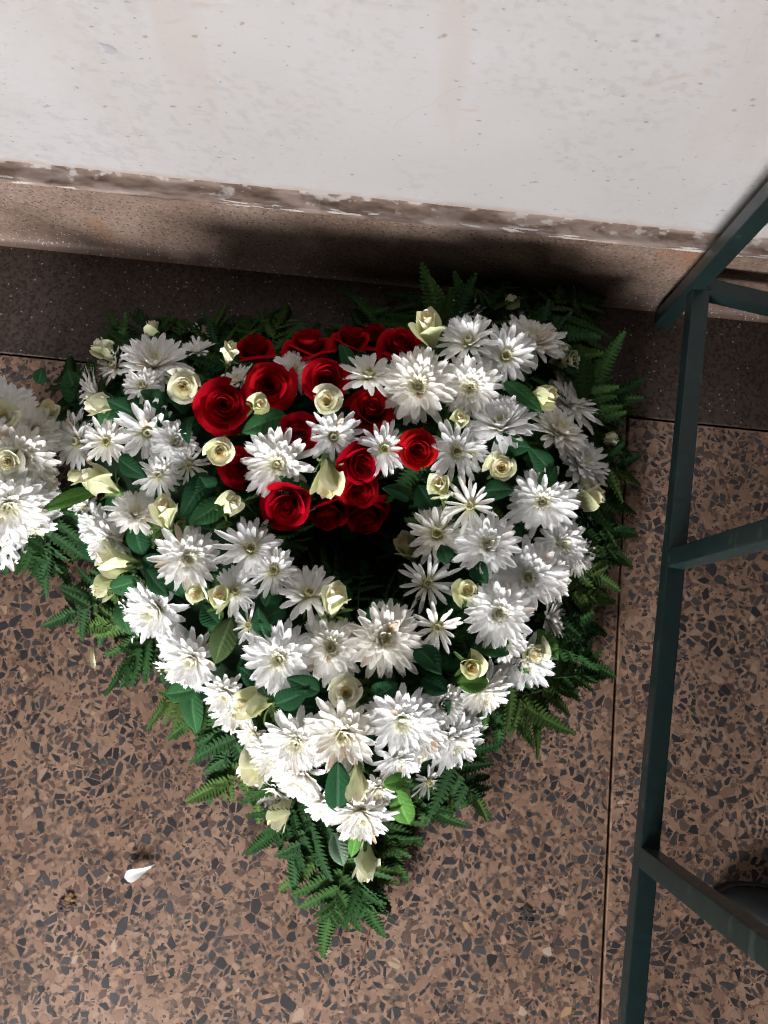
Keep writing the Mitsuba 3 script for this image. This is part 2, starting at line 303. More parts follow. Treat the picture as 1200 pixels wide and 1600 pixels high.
CREAM = [
    (-0.2371, -0.2439, 0.176, 0.267, -0.339, 0.902, np.float64(0.0221), 'o'), (-0.1835, -0.3173, 0.19, 0.318, -0.389, 0.864, np.float64(0.018), 'o'),
    (-0.3204, -0.3564, 0.1374, -0.751, 0.262, 0.606, np.float64(0.0197), 'b'), (-0.3243, -0.2691, 0.1611, -0.909, -0.212, 0.36, np.float64(0.0166), 'b'),
    (-0.3744, -0.1703, 0.051, -0.758, 0.444, 0.478, np.float64(0.0165), 'b'), (-0.321, -0.1376, 0.0515, -0.147, 0.835, 0.531, np.float64(0.0125), 'b'),
    (-0.2338, -0.392, 0.176, -0.008, 0.505, 0.863, np.float64(0.0187), 'b'), (-0.1686, -0.3747, 0.176, 0.531, 0.361, 0.767, np.float64(0.0132), 'b'),
    (-0.3005, -0.4384, 0.0973, -0.914, 0.037, 0.403, np.float64(0.0203), 'b'), (-0.3219, -0.4637, 0.0571, -0.68, -0.638, 0.361, np.float64(0.0172), 'b'),
    (-0.1865, -0.4712, 0.176, -0.106, -0.076, 0.991, np.float64(0.0123), 'b'), (-0.1645, -0.4765, 0.176, 0.121, 0.405, 0.906, np.float64(0.0157), 'b'),
    (-0.0444, -0.4679, 0.1758, 0.115, 0.626, 0.771, np.float64(0.0191), 'b'), (-0.0204, -0.5571, 0.176, 0.009, 0.201, 0.98, np.float64(0.0221), 'o'),
    (-0.1143, -0.5797, 0.153, -0.751, -0.196, 0.63, np.float64(0.0185), 'b'), (0.0354, -0.3912, 0.0828, -0.46, 0.47, 0.753, np.float64(0.0192), 'b'),
    (0.0973, -0.44, 0.176, -0.129, 0.072, 0.989, np.float64(0.0151), 'b'), (0.1071, -0.5171, 0.1637, 0.048, -0.131, 0.99, np.float64(0.0171), 'b'),
    (0.0604, -0.3319, 0.176, -0.258, 0.176, 0.95, np.float64(0.0182), 'b'), (0.1244, -0.3, 0.176, -0.106, -0.138, 0.985, np.float64(0.0191), 'o'),
    (0.2087, -0.1329, 0.0712, 0.306, 0.054, 0.95, np.float64(0.0204), 'b'), (0.1589, -0.2136, 0.1741, 0.728, 0.03, 0.685, np.float64(0.0166), 'b'),
    (0.0321, -0.1486, 0.1678, -0.273, 0.323, 0.906, np.float64(0.022), 'b'), (0.1353, -0.0581, 0.0527, 0.175, 0.822, 0.542, np.float64(0.016), 'b'),
    (0.073, -0.2532, 0.176, 0.036, 0.23, 0.973, np.float64(0.0114), 'b'), (-0.0744, -0.2478, 0.19, 0.016, -0.109, 0.994, np.float64(0.0183), 'o'),
    (-0.0677, -0.3271, 0.176, 0.121, -0.973, 0.195, np.float64(0.019), 'b'), (-0.1496, -0.2616, 0.19, 0.444, -0.083, 0.892, np.float64(0.0119), 'b'),
    (0.2373, -0.3025, 0.0818, 0.917, 0.016, 0.399, np.float64(0.0204), 'b'), (-0.1131, -0.6488, 0.07, -0.525, -0.812, 0.257, np.float64(0.0223), 'b'),
    (-0.0794, -0.7023, 0.0528, -0.468, -0.848, 0.25, np.float64(0.0195), 'b'), (0.0177, -0.7449, 0.0608, 0.034, -0.972, 0.231, np.float64(0.0192), 'b'),
    (0.0001, -0.6438, 0.1689, 0.106, -0.967, 0.231, np.float64(0.0159), 'b'), (0.0661, -0.6079, 0.1374, 0.003, -0.61, 0.792, np.float64(0.0125), 'b'),
    (0.0491, -0.6637, 0.1023, 0.426, -0.758, 0.495, np.float64(0.0114), 'b'), (0.1913, -0.49, 0.0782, 0.026, -0.506, 0.862, np.float64(0.0167), 'b'),
    (-0.1895, -0.2045, 0.1828, 0.224, 0.615, 0.756, np.float64(0.0121), 'b'), (0.2725, -0.2207, 0.051, 0.767, 0.432, 0.474, np.float64(0.0123), 'b'),
    (-0.3715, -0.3391, 0.0767, -0.912, -0.176, 0.37, np.float64(0.0117), 'b'),
]
RED = [
    (-0.1898, -0.2598, 0.176, 0.219, -0.327, 0.919, np.float64(0.0313)), (-0.1415, -0.2338, 0.176, 0.107, -0.27, 0.957, np.float64(0.0279)),
    (-0.0791, -0.2197, 0.176, 0.063, -0.053, 0.997, np.float64(0.0273)), (-0.1017, -0.2847, 0.176, 0.171, -0.299, 0.939, np.float64(0.022)),
    (-0.0312, -0.3117, 0.176, 0.377, -0.308, 0.873, np.float64(0.0232)), (0.0306, -0.2907, 0.176, 0.112, -0.366, 0.924, np.float64(0.0233)),
    (-0.1692, -0.1788, 0.1433, 0.028, 0.655, 0.755, np.float64(0.0233)), (-0.1077, -0.1687, 0.1444, -0.09, 0.645, 0.759, np.float64(0.0285)),
    (-0.0607, -0.1475, 0.1247, -0.049, 0.643, 0.765, np.float64(0.0223)), (-0.0001, -0.1614, 0.1545, 0.09, 0.255, 0.963, np.float64(0.026)),
    (-0.0261, -0.2439, 0.161, 0.056, 0.138, 0.989, np.float64(0.0262)), (-0.1666, -0.3243, 0.161, 0.056, -0.226, 0.973, np.float64(0.0207)),
    (-0.1073, -0.3646, 0.1666, 0.017, -0.506, 0.862, np.float64(0.0282)), (-0.0653, -0.3588, 0.1172, 0.19, -0.881, 0.434, np.float64(0.0298)),
    (-0.0223, -0.3553, 0.1048, 0.297, -0.884, 0.361, np.float64(0.031)), (-0.0347, -0.1188, 0.0688, -0.048, 0.428, 0.902, np.float64(0.0238)),
    (-0.0312, -0.3369, 0.1472, 0.193, -0.432, 0.881, np.float64(0.0217)),
]
LEFT_MUMS = [
    (-0.4751, -0.2703, 0.0907, 0.266, 0.087, 0.96, np.float64(0.0351), 'd'), (-0.4376, -0.2914, 0.0818, 0.624, -0.011, 0.781, np.float64(0.033), 'd'),
    (-0.4266, -0.3332, 0.1242, 0.551, -0.287, 0.784, np.float64(0.035), 'd'), (-0.4174, -0.3522, 0.0962, 0.725, -0.27, 0.634, np.float64(0.0252), 'd'),
    (-0.4306, -0.3901, 0.1252, 0.442, -0.488, 0.753, np.float64(0.0404), 'd'), (-0.4182, -0.3824, 0.0818, 0.762, -0.425, 0.489, np.float64(0.0293), 'd'),
    (-0.4294, -0.4105, 0.0627, 0.603, -0.666, 0.439, np.float64(0.0384), 'd'), (-0.4676, -0.4244, 0.0662, 0.244, -0.807, 0.537, np.float64(0.0405), 'd'),
    (-0.4733, -0.3277, 0.1316, 0.172, -0.403, 0.899, np.float64(0.0355), 'd'),
]
LEFT_CREAM = [
    (-0.463, -0.2834, 0.1112, 0.24, -0.036, 0.97, np.float64(0.0236), 'o'), (-0.431, -0.3429, 0.143, 0.363, -0.285, 0.887, np.float64(0.0218), 'o'),
    (-0.4333, -0.2642, 0.0696, 0.523, 0.455, 0.721, np.float64(0.016), 'b'),
]
LEAVES = [
    (-0.3414, -0.3577, 0.1, -0.4057, -0.3875, 0.1, np.float64(0.0258), 'l'), (-0.2658, -0.2876, 0.173, -0.3253, -0.2642, 0.1689, np.float64(0.0284), 'd'),
    (-0.254, -0.2952, 0.173, -0.2557, -0.2629, 0.187, np.float64(0.0156), 'd'), (-0.1188, -0.2634, 0.173, -0.1631, -0.2913, 0.187, np.float64(0.03), 'm'),
    (-0.1961, -0.3375, 0.173, -0.2147, -0.3905, 0.187, np.float64(0.0281), 'd'), (-0.1737, -0.3668, 0.173, -0.2053, -0.3979, 0.187, np.float64(0.028), 'm'),
    (-0.2723, -0.4587, 0.1128, -0.3262, -0.4724, 0.0633, np.float64(0.0235), 'm'), (-0.3049, -0.4792, 0.0585, -0.2905, -0.5226, 0.0628, np.float64(0.0264), 'm'),
    (-0.1499, -0.4926, 0.173, -0.1643, -0.5439, 0.1616, np.float64(0.03), 'o'), (-0.1944, -0.5754, 0.0804, -0.2393, -0.5882, 0.062, np.float64(0.0253), 'm'),
    (-0.2036, -0.5737, 0.074, -0.1938, -0.6294, 0.062, np.float64(0.027), 'm'), (-0.1849, -0.5632, 0.1044, -0.161, -0.5872, 0.1127, np.float64(0.0247), 'd'),
    (-0.0944, -0.4761, 0.173, -0.119, -0.494, 0.187, np.float64(0.0246), 'd'), (-0.0212, -0.6272, 0.1827, -0.0173, -0.6946, 0.1153, np.float64(0.0301), 'd'),
    (0.0405, -0.6518, 0.1364, 0.0669, -0.7078, 0.0742, np.float64(0.0275), 'l'), (0.0287, -0.6479, 0.1542, 0.056, -0.6416, 0.1374, np.float64(0.0202), 'l'),
    (-0.0199, -0.7203, 0.0739, -0.0044, -0.7558, 0.072, np.float64(0.0248), 'p'), (0.1114, -0.4977, 0.1664, 0.1688, -0.4921, 0.1169, np.float64(0.0219), 'm'),
    (0.1205, -0.1991, 0.173, 0.1635, -0.2333, 0.1855, np.float64(0.0217), 'm'), (-0.0508, -0.2217, 0.173, -0.0728, -0.1471, 0.1322, np.float64(0.0187), 'd'),
    (0.1043, -0.3282, 0.173, 0.1369, -0.3249, 0.187, np.float64(0.0254), 'd'), (0.0067, -0.4547, 0.1554, -0.0069, -0.4848, 0.187, np.float64(0.0154), 'm'),
    (0.0976, -0.5358, 0.158, 0.1386, -0.5333, 0.1242, np.float64(0.0247), 'l'), (0.193, -0.4696, 0.0856, 0.2296, -0.5015, 0.062, np.float64(0.0242), 'l'),
    (0.168, -0.3167, 0.1697, 0.1884, -0.289, 0.1667, np.float64(0.0198), 'm'), (-0.3916, -0.2497, 0.0585, -0.4203, -0.1977, 0.062, np.float64(0.0356), 'm'),
    (0.0481, -0.5026, 0.173, 0.0762, -0.5261, 0.1869, np.float64(0.0299), 'd'), (0.124, -0.5831, 0.0838, 0.144, -0.5648, 0.0905, np.float64(0.0252), 'l'),
    (0.0796, -0.5732, 0.1485, 0.0889, -0.5562, 0.1659, np.float64(0.0179), 'd'), (-0.1901, -0.3599, 0.173, -0.2016, -0.3462, 0.187, np.float64(0.028), 'd'),
    (0.0065, -0.7, 0.1166, 0.0021, -0.7477, 0.0744, np.float64(0.0153), 'l'), (-0.1079, -0.5113, 0.173, -0.1235, -0.4797, 0.187, np.float64(0.0231), 'd'),
    (0.1127, -0.2704, 0.173, 0.1532, -0.2772, 0.187, np.float64(0.0285), 'd'), (0.0752, -0.4099, 0.1648, 0.0665, -0.3894, 0.1638, np.float64(0.021), 'd'),
    (-0.0804, -0.3512, 0.1489, -0.1139, -0.3372, 0.187, np.float64(0.0216), 'm'), (0.0268, -0.3433, 0.165, -0.0028, -0.3351, 0.1806, np.float64(0.0213), 'd'),
    (-0.2979, -0.3305, 0.1697, -0.2611, -0.3524, 0.187, np.float64(0.024), 'd'), (-0.2516, -0.2676, 0.173, -0.2793, -0.2566, 0.187, np.float64(0.0214), 'd'),
    (-0.2232, -0.2758, 0.173, -0.2223, -0.309, 0.187, np.float64(0.0214), 'd'), (-0.3472, -0.4403, 0.0497, -0.3626, -0.4043, 0.0671, np.float64(0.0268), 'd'),
    (-0.2555, -0.4482, 0.1436, -0.2234, -0.4751, 0.1689, np.float64(0.0256), 'd'), (-0.0939, -0.5768, 0.1654, -0.0603, -0.559, 0.187, np.float64(0.027), 'd'),
    (-0.048, -0.5586, 0.173, -0.0815, -0.5481, 0.187, np.float64(0.0242), 'd'), (0.0061, -0.5599, 0.173, 0.0311, -0.5436, 0.187, np.float64(0.0268), 'd'),
    (0.0579, -0.535, 0.173, 0.0856, -0.5453, 0.1761, np.float64(0.027), 'd'), (0.1021, -0.408, 0.173, 0.1155, -0.4287, 0.187, np.float64(0.0236), 'd'),
    (0.1817, -0.2972, 0.1608, 0.1532, -0.2772, 0.187, np.float64(0.0244), 'd'), (-0.472, -0.2105, 0.02, -0.4661, -0.1913, 0.03, np.float64(0.0203), 'd'),
]
FERNS = [
    (0.2625, -0.1829, 0.036, 0.3292, -0.1706, 0.055, 1), (0.2459, -0.1586, 0.075, 0.2813, -0.1054, 0.115, 1),
    (0.2269, -0.1092, 0.075, 0.2409, -0.1163, 0.115, 1), (0.2052, -0.0897, 0.075, 0.2366, -0.0935, 0.115, 1),
    (0.2518, -0.2187, 0.036, 0.2958, -0.2193, 0.055, 1), (0.2615, -0.2435, 0.036, 0.2906, -0.23, 0.055, 1),
    (0.275, -0.2635, 0.036, 0.3378, -0.2694, 0.014, 2), (0.273, -0.2252, 0.036, 0.3311, -0.2309, 0.014, 2),
    (0.2691, -0.3104, 0.036, 0.3345, -0.3127, 0.014, 2), (0.2631, -0.3525, 0.036, 0.3319, -0.3528, 0.014, 2),
    (0.2527, -0.3864, 0.036, 0.3142, -0.3989, 0.026, 1), (0.2358, -0.4445, 0.036, 0.2985, -0.4373, 0.014, 2),
    (0.222, -0.4815, 0.036, 0.3153, -0.4952, 0.026, 1), (0.2167, -0.525, 0.036, 0.3101, -0.5088, 0.014, 2),
    (0.2177, -0.5404, 0.036, 0.2862, -0.5191, 0.014, 2), (0.1784, -0.5442, 0.036, 0.2103, -0.588, 0.026, 1),
    (0.1639, -0.561, 0.036, 0.1851, -0.6133, 0.026, 1), (0.135, -0.5943, 0.036, 0.1584, -0.6356, 0.026, 1),
    (0.1077, -0.6419, 0.036, 0.1729, -0.6834, 0.026, 1), (0.079, -0.6669, 0.036, 0.1447, -0.6795, 0.014, 2),
    (0.0809, -0.6888, 0.036, 0.1148, -0.7315, 0.026, 1), (0.0525, -0.7133, 0.036, 0.0907, -0.7728, 0.026, 1),
    (0.0409, -0.7504, 0.036, 0.0803, -0.8008, 0.026, 1), (0.0153, -0.76, 0.036, 0.0608, -0.8267, 0.026, 1),
    (0.0037, -0.7575, 0.036, 0.0358, -0.8493, 0.026, 1), (-0.005, -0.7476, 0.036, -0.0221, -0.8706, 0.026, 1),
    (-0.0178, -0.7345, 0.036, -0.0587, -0.816, 0.026, 1), (-0.0459, -0.7227, 0.036, -0.0749, -0.8069, 0.026, 1),
    (-0.0635, -0.7026, 0.036, -0.1043, -0.7808, 0.014, 2), (-0.0889, -0.6831, 0.036, -0.1136, -0.7561, 0.014, 2),
    (-0.1222, -0.6641, 0.036, -0.1826, -0.7336, 0.026, 1), (-0.1489, -0.6369, 0.036, -0.1713, -0.7149, 0.026, 1),
    (-0.1683, -0.6087, 0.036, -0.204, -0.6678, 0.014, 2), (-0.1914, -0.611, 0.036, -0.234, -0.6464, 0.026, 1),
    (-0.2188, -0.5832, 0.036, -0.2683, -0.627, 0.026, 1), (-0.2465, -0.5552, 0.036, -0.2889, -0.6061, 0.026, 1),
    (-0.2655, -0.5338, 0.036, -0.3247, -0.5896, 0.026, 1), (-0.278, -0.5037, 0.036, -0.3247, -0.5554, 0.026, 1),
    (-0.3027, -0.4983, 0.036, -0.3776, -0.5117, 0.026, 1), (-0.3143, -0.4756, 0.036, -0.416, -0.5124, 0.026, 1),
    (-0.3259, -0.4528, 0.036, -0.3731, -0.4809, 0.026, 1), (-0.3456, -0.4306, 0.036, -0.3862, -0.4417, 0.026, 1),
    (-0.3575, -0.4074, 0.036, -0.3936, -0.4179, 0.026, 1), (-0.3959, -0.4194, 0.036, -0.3947, -0.487, 0.026, 1),
    (-0.4262, -0.4306, 0.036, -0.408, -0.4754, 0.014, 2), (-0.3655, -0.1519, 0.036, -0.3976, -0.1057, 0.026, 1),
    (-0.3545, -0.1685, 0.036, -0.3974, -0.1331, 0.026, 1), (-0.3426, -0.136, 0.036, -0.3553, -0.0846, 0.014, 2),
    (-0.3098, -0.128, 0.036, -0.3302, -0.0884, 0.014, 2), (-0.2751, -0.1333, 0.036, -0.3005, -0.0824, 0.014, 2),
    (-0.2368, -0.1337, 0.036, -0.2613, -0.081, 0.014, 2), (-0.2332, -0.1288, 0.036, -0.2176, -0.081, 0.014, 2),
    (-0.1913, -0.1244, 0.036, -0.1758, -0.0653, 0.014, 2), (-0.1913, -0.1244, 0.036, -0.2099, -0.0727, 0.014, 2),
    (-0.1504, -0.111, 0.036, -0.142, -0.0542, 0.014, 2), (-0.0586, -0.0922, 0.036, -0.0507, -0.0444, 0.014, 2),
    (0.0161, -0.0925, 0.075, -0.0212, -0.1059, 0.115, 1), (0.0235, -0.0829, 0.075, -0.0071, -0.0554, 0.115, 1),
    (0.0398, -0.0812, 0.075, 0.0218, -0.0591, 0.115, 1), (0.0472, -0.0716, 0.075, 0.0446, -0.0464, 0.115, 1),
    (0.067, -0.0607, 0.075, 0.0589, -0.0465, 0.115, 1), (0.0882, -0.0672, 0.075, 0.0869, -0.0572, 0.115, 1),
    (0.1175, -0.0459, 0.036, 0.135, 0.004, 0.014, 2), (0.1438, -0.0523, 0.036, 0.18, -0.0054, 0.014, 2),
    (0.1786, -0.0577, 0.036, 0.2155, -0.0063, 0.014, 2), (0.2064, -0.0911, 0.036, 0.2605, -0.0204, 0.014, 2),
    (-0.3996, -0.2521, 0.036, -0.452, -0.242, 0.014, 2), (-0.415, -0.2102, 0.036, -0.4516, -0.1702, 0.014, 2),
    (0.0252, -0.3059, 0.128, 0.0104, -0.3442, 0.1214, 1), (-0.0052, -0.3013, 0.128, 0.0073, -0.339, 0.1324, 1),
    (0.0661, -0.3473, 0.128, 0.0285, -0.3446, 0.1338, 2), (0.0396, -0.4606, 0.128, 0.0082, -0.418, 0.0237, 2),
    (0.087, -0.5058, 0.128, 0.083, -0.5481, 0.1325, 2), (-0.2463, -0.157, 0.036, -0.2381, -0.107, 0.026, 1),
    (-0.2495, -0.1834, 0.081, -0.2418, -0.1363, 0.0301, 1), (-0.0715, -0.4276, 0.0408, -0.0261, -0.4044, 0.018, 2),
    (-0.1237, -0.387, 0.114, -0.0761, -0.3941, 0.0279, 2), (-0.1305, -0.3818, 0.1244, -0.0875, -0.415, 0.0591, 2),
    (0.0204, -0.376, 0.027, -0.0244, -0.4208, 0.018, 2), (-0.0171, -0.4734, 0.128, -0.0081, -0.4192, 0.0181, 2),
    (-0.1629, -0.3556, 0.128, -0.1281, -0.3905, 0.1341, 2), (0.2611, -0.1567, 0.036, 0.3131, -0.1402, 0.055, 1),
    (0.2673, -0.1954, 0.036, 0.3287, -0.1737, 0.014, 2), (0.266, -0.2516, 0.036, 0.3316, -0.244, 0.014, 2),
    (0.2663, -0.3357, 0.036, 0.3353, -0.3339, 0.014, 2), (0.2558, -0.3697, 0.036, 0.3246, -0.3769, 0.014, 2),
    (0.2424, -0.4198, 0.036, 0.3102, -0.4239, 0.014, 2), (0.2287, -0.4611, 0.036, 0.3041, -0.4693, 0.014, 2),
    (0.2589, -0.1125, 0.036, 0.3038, -0.0994, 0.014, 2), (0.2299, -0.0522, 0.036, 0.2864, -0.0082, 0.014, 2),
    (0.1952, -0.0468, 0.036, 0.232, 0.0144, 0.014, 2), (0.1251, -0.0313, 0.036, 0.1428, 0.0191, 0.014, 2),
    (0.0066, -0.0578, 0.036, -0.0221, -0.0225, 0.014, 2), (-0.0341, -0.0805, 0.036, -0.0391, -0.029, 0.014, 2),
    (0.1967, -0.5807, 0.036, 0.2275, -0.6184, 0.014, 2), (0.1243, -0.6552, 0.036, 0.1626, -0.7077, 0.014, 2),
]


# ------------------------------------------------------------------ the setting: floor, border, wall
def slab(key, bsdf, x0, x1, y0, y1, z0, z1, bev=0.0012, **tags):
    m = Mesh()
    for k, (i, z) in enumerate([(0, z0), (0, z1 - bev), (bev, z1)]):
        m.add([[x0 + i, y0 + i, z], [x1 - i, y0 + i, z], [x1 - i, y1 - i, z], [x0 + i, y1 - i, z]], [], 0)
    f = []
    for r in (0, 4):
        for k in range(4):
            a, b = r + k, r + (k + 1) % 4
            f += [[a, b, b + 4], [a, b + 4, a + 4]]
    f += [[8, 9, 10], [8, 10, 11]]
    m.f.append(np.array(f))
    return m.put(key, bsdf, smooth=False, **tags)


JOINT = 0.3170
m = Mesh()
m.add([[-3, -4, -0.012], [3, -4, -0.012], [3, 0.03, -0.012], [-3, 0.03, -0.012]], [[0, 1, 2], [0, 2, 3]], 0)
m.put('floor', 'joint_dark', smooth=False, kind='structure', label='brown terrazzo floor with dark stone chips and a dark border along the wall')
slab('floor__slab', 'terrazzo', -3, JOINT - 0.0016, -4, -0.1685, -0.012, 0.0)
slab('floor__slab_001', 'terrazzo', JOINT + 0.0016, 3, -4, -0.1685, -0.012, 0.0)
slab('floor__border_strip', 'border_terrazzo', -3, 3, -0.166, 0.004, -0.012, 0.0015, label='dark polished terrazzo strip along the foot of the wall')

# the wall: coved terrazzo skirting, broken cement ledge, painted plaster
xs = np.linspace(-1.6, 1.6, 641)
prof = [(-0.012, 0.0016), (-0.007, 0.0022), (-0.003, 0.005), (-0.0008, 0.010), (0.0, 0.018), (0.0, 0.06), (0.0, 0.10), (0.0, 0.13), (0.0004, 0.143)]
g = np.zeros((len(prof), len(xs), 3))
for k, (y, z) in enumerate(prof):
    g[k, :, 0], g[k, :, 1], g[k, :, 2] = xs, y, z
g[4:, :, 1] += 0.0022 * (meshkit.fbm(np.stack([g[4:, :, 0] * 9, g[4:, :, 2] * 14, g[4:, :, 2] * 0], -1), 3, 4) - 0.5)
m = Mesh()
m.grid(g[::-1], col(1, 1, 1))
m.put('wall__skirting', 'skirting_terrazzo', label='brown speckled terrazzo skirting with a curved foot')
xs = np.linspace(-1.6, 1.6, 1281)
prof = [(0.0004, 0.143), (0.0003, 0.1475), (0.002, 0.1498), (0.007, 0.1506), (0.012, 0.1512), (0.016, 0.1520), (0.019, 0.1535), (0.0215, 0.157)]
g = np.zeros((len(prof), len(xs), 3))
for k, (y, z) in enumerate(prof):
    g[k, :, 0], g[k, :, 1], g[k, :, 2] = xs, y, z
q = meshkit.fbm(np.stack([g[..., 0] * 60, g[..., 1] * 150, g[..., 2] * 0], -1), 4, 2) - 0.5
w = np.array([0, 0.4, 1, 1, 1, 1, 0.8, 0.2])[:, None]
g[..., 2] += 0.005 * q * w
g[..., 1] += 0.006 * w * (meshkit.fbm(np.stack([g[..., 0] * 26, g[..., 0] * 0, g[..., 0] * 0 + np.arange(8)[:, None] * 0.4], -1), 4, 9) - 0.5) * np.array([0, 0.6, 1, 0.6, 0.4, 0.4, 0.6, 0.2])[:, None]
m = Mesh()
m.grid(g[::-1], col(1, 1, 1))
m.put('wall__ledge', 'ledge_cement', label='broken cement ledge with ragged drips of white paint')
xs = np.linspace(-1.6, 1.6, 161)
zs = np.r_[np.linspace(0.150, 1.6, 80)]
gx, gz = np.meshgrid(xs, zs)
gy = 0.0205 + 0.004 * (meshkit.fbm(np.stack([gx * 2.2, gz * 2.2, gx * 0], -1), 3, 5) - 0.5)
m = Mesh()
m.grid(np.stack([gx, gy, gz], -1)[::-1], col(1, 1, 1))
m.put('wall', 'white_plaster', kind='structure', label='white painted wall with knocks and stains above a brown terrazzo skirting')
m = Mesh()   # one larger flake of paint has come off
pts = np.array([(-10, 9), (-4, 5), (1, 6), (9, -1), (7, -5), (0, -8), (-9, -6), (-5, -2), (-8, 3)]) * 0.00085
c0 = np.array([-0.301, 0.0, 0.358])
c0[1] = 0.0205 + 0.004 * (meshkit.fbm(np.array([[-0.301 * 2.2, 0.358 * 2.2, 0.0]]), 3, 5)[0] - 0.5) - 0.0008
v = [c0] + [c0 + [a, 0.0003, b] for a, b in pts]
m.add(v, [[0, 1 + (k + 1) % len(pts), 1 + k] for k in range(len(pts))], col(1, 1, 1))
m.put('wall__bare_patch', 'bare_plaster', smooth=False, label='grey flake where the white paint has come off')

# stone chips of the terrazzo: sharp-edged shards a hair proud of the floor
heart = Polygon([p[:2] for p in HEART])
wide = heart.buffer(-0.01)


def shards(n, seed, shrink, stretch):
    r = np.random.default_rng(seed)
    pts = np.stack([r.uniform(-0.62, 0.70, n), r.uniform(-1.02, -0.16, n)], 1)
    q = pts.copy()
    a = meshkit.noise(np.stack([pts[:, 0] * 7, pts[:, 1] * 7, pts[:, 0] * 0], -1), seed) - 0.5
    q[:, 0] += 0.02 * a
    vor = Voronoi(q)
    out = []
    for i, reg in enumerate(vor.point_region):
        idx = vor.regions[reg]
        if -1 in idx or len(idx) < 3:
            continue
        v = vor.vertices[idx]
        c = v.mean(0)
        if np.abs(v - c).max() > 0.04:
            continue
        v = c + (v - c) * r.uniform(*shrink)
        t = r.uniform(0, math.pi)
        d = np.array([math.cos(t), math.sin(t)])
        v = c + (v - c) - np.outer((v - c) @ d, d) * r.uniform(0, stretch)
        v = v + r.normal(0, 0.05, v.shape) * np.abs(v - c).mean()
        if v[:, 1].max() > -0.1692 or (v[:, 0].min() < JOINT + 0.0025 and v[:, 0].max() > JOINT - 0.0025):
            continue
        area = 0.5 * abs(np.sum(v[:, 0] * np.roll(v[:, 1], -1) - v[:, 1] * np.roll(v[:, 0], -1)))
        out.append((v, c, area, r.uniform(), r.uniform()))
    return out


def chip(m, v, c, color, h):
    if np.sum(v[:, 0] * np.roll(v[:, 1], -1) - v[:, 1] * np.roll(v[:, 0], -1)) < 0:
        v = v[::-1]
    n = len(v)
    k = np.arange(n)
    top = np.c_[c + (v - c) * 0.95, np.full(n, h)]
    ring = np.c_[v, np.full(n, -0.0002)]
    f = np.vstack([np.stack([k * 0 + 2 * n, k, (k + 1) % n], 1), np.stack([k + n, (k + 1) % n + n, (k + 1) % n], 1), np.stack([k + n, (k + 1) % n, k], 1)])
    m.add(np.vstack([top, ring, [[c[0], c[1], h]]]), f, color)


def chip_tone(a, b):
    if a < 0.50:
        return mix3((0.022, 0.020, 0.022), (0.056, 0.049, 0.050), b)
    if a < 0.62:
        return mix3((0.052, 0.035, 0.031), (0.10, 0.062, 0.05), b)
    if a < 0.76:
        return mix3((0.165, 0.098, 0.07), (0.22, 0.135, 0.097), b)
    if a < 0.79:
        return mix3((0.22, 0.145, 0.11), (0.27, 0.18, 0.13), b)
    if a < 0.80:
        return mix3((0.28, 0.16, 0.085), (0.31, 0.25, 0.20), b)
    return None


def mix3(a, b, t):
    return np.array(a) * (1 - t) + np.array(b) * t


big, rest = [], Mesh()
covered = []
for v, c, area, a, b in shards(11500, 3, (0.48, 1.0), 0.55):
    tone = chip_tone(a, b)
    if tone is None:
        continue
    covered.append((c, math.sqrt(area)))
    dark = tone.mean() < 0.1
    shown = -0.50 < c[0] < 0.50 and c[1] < -0.18 and not wide.contains(Point(*c)) and abs(c[0]) < 0.36 + 0.2 * (-c[1])
    big.append((area if dark and shown else 0.0, v, c, tone))
big.sort(key=lambda t: -t[0])
for k, (area, v, c, tone) in enumerate(big):
    if k < 300:
        m = Mesh()
        chip(m, v, c, tone, 0.00032)
        m.put(key_of('floor__stone_chip'), 'chip_stone', smooth=False)
    else:
        chip(rest, v, c, tone, 0.0003)
from scipy.spatial import cKDTree
cc = np.array([c for c, _ in covered])
tree = cKDTree(cc)
for v, c, area, a, b in shards(52000, 4, (0.45, 0.95), 0.85):
    d, i = tree.query(c)
    if d < 0.42 * covered[i][1] or a > 0.62:
        continue
    a = a / 0.62
    tone = mix3((0.026, 0.019, 0.019), (0.09, 0.055, 0.044), b) if a < 0.60 else mix3((0.165, 0.098, 0.07), (0.25, 0.16, 0.112), b)
    chip(rest, v, c, tone, 0.00015)
rest.put('floor__fine_chips', 'chip_stone', smooth=False, kind='stuff')


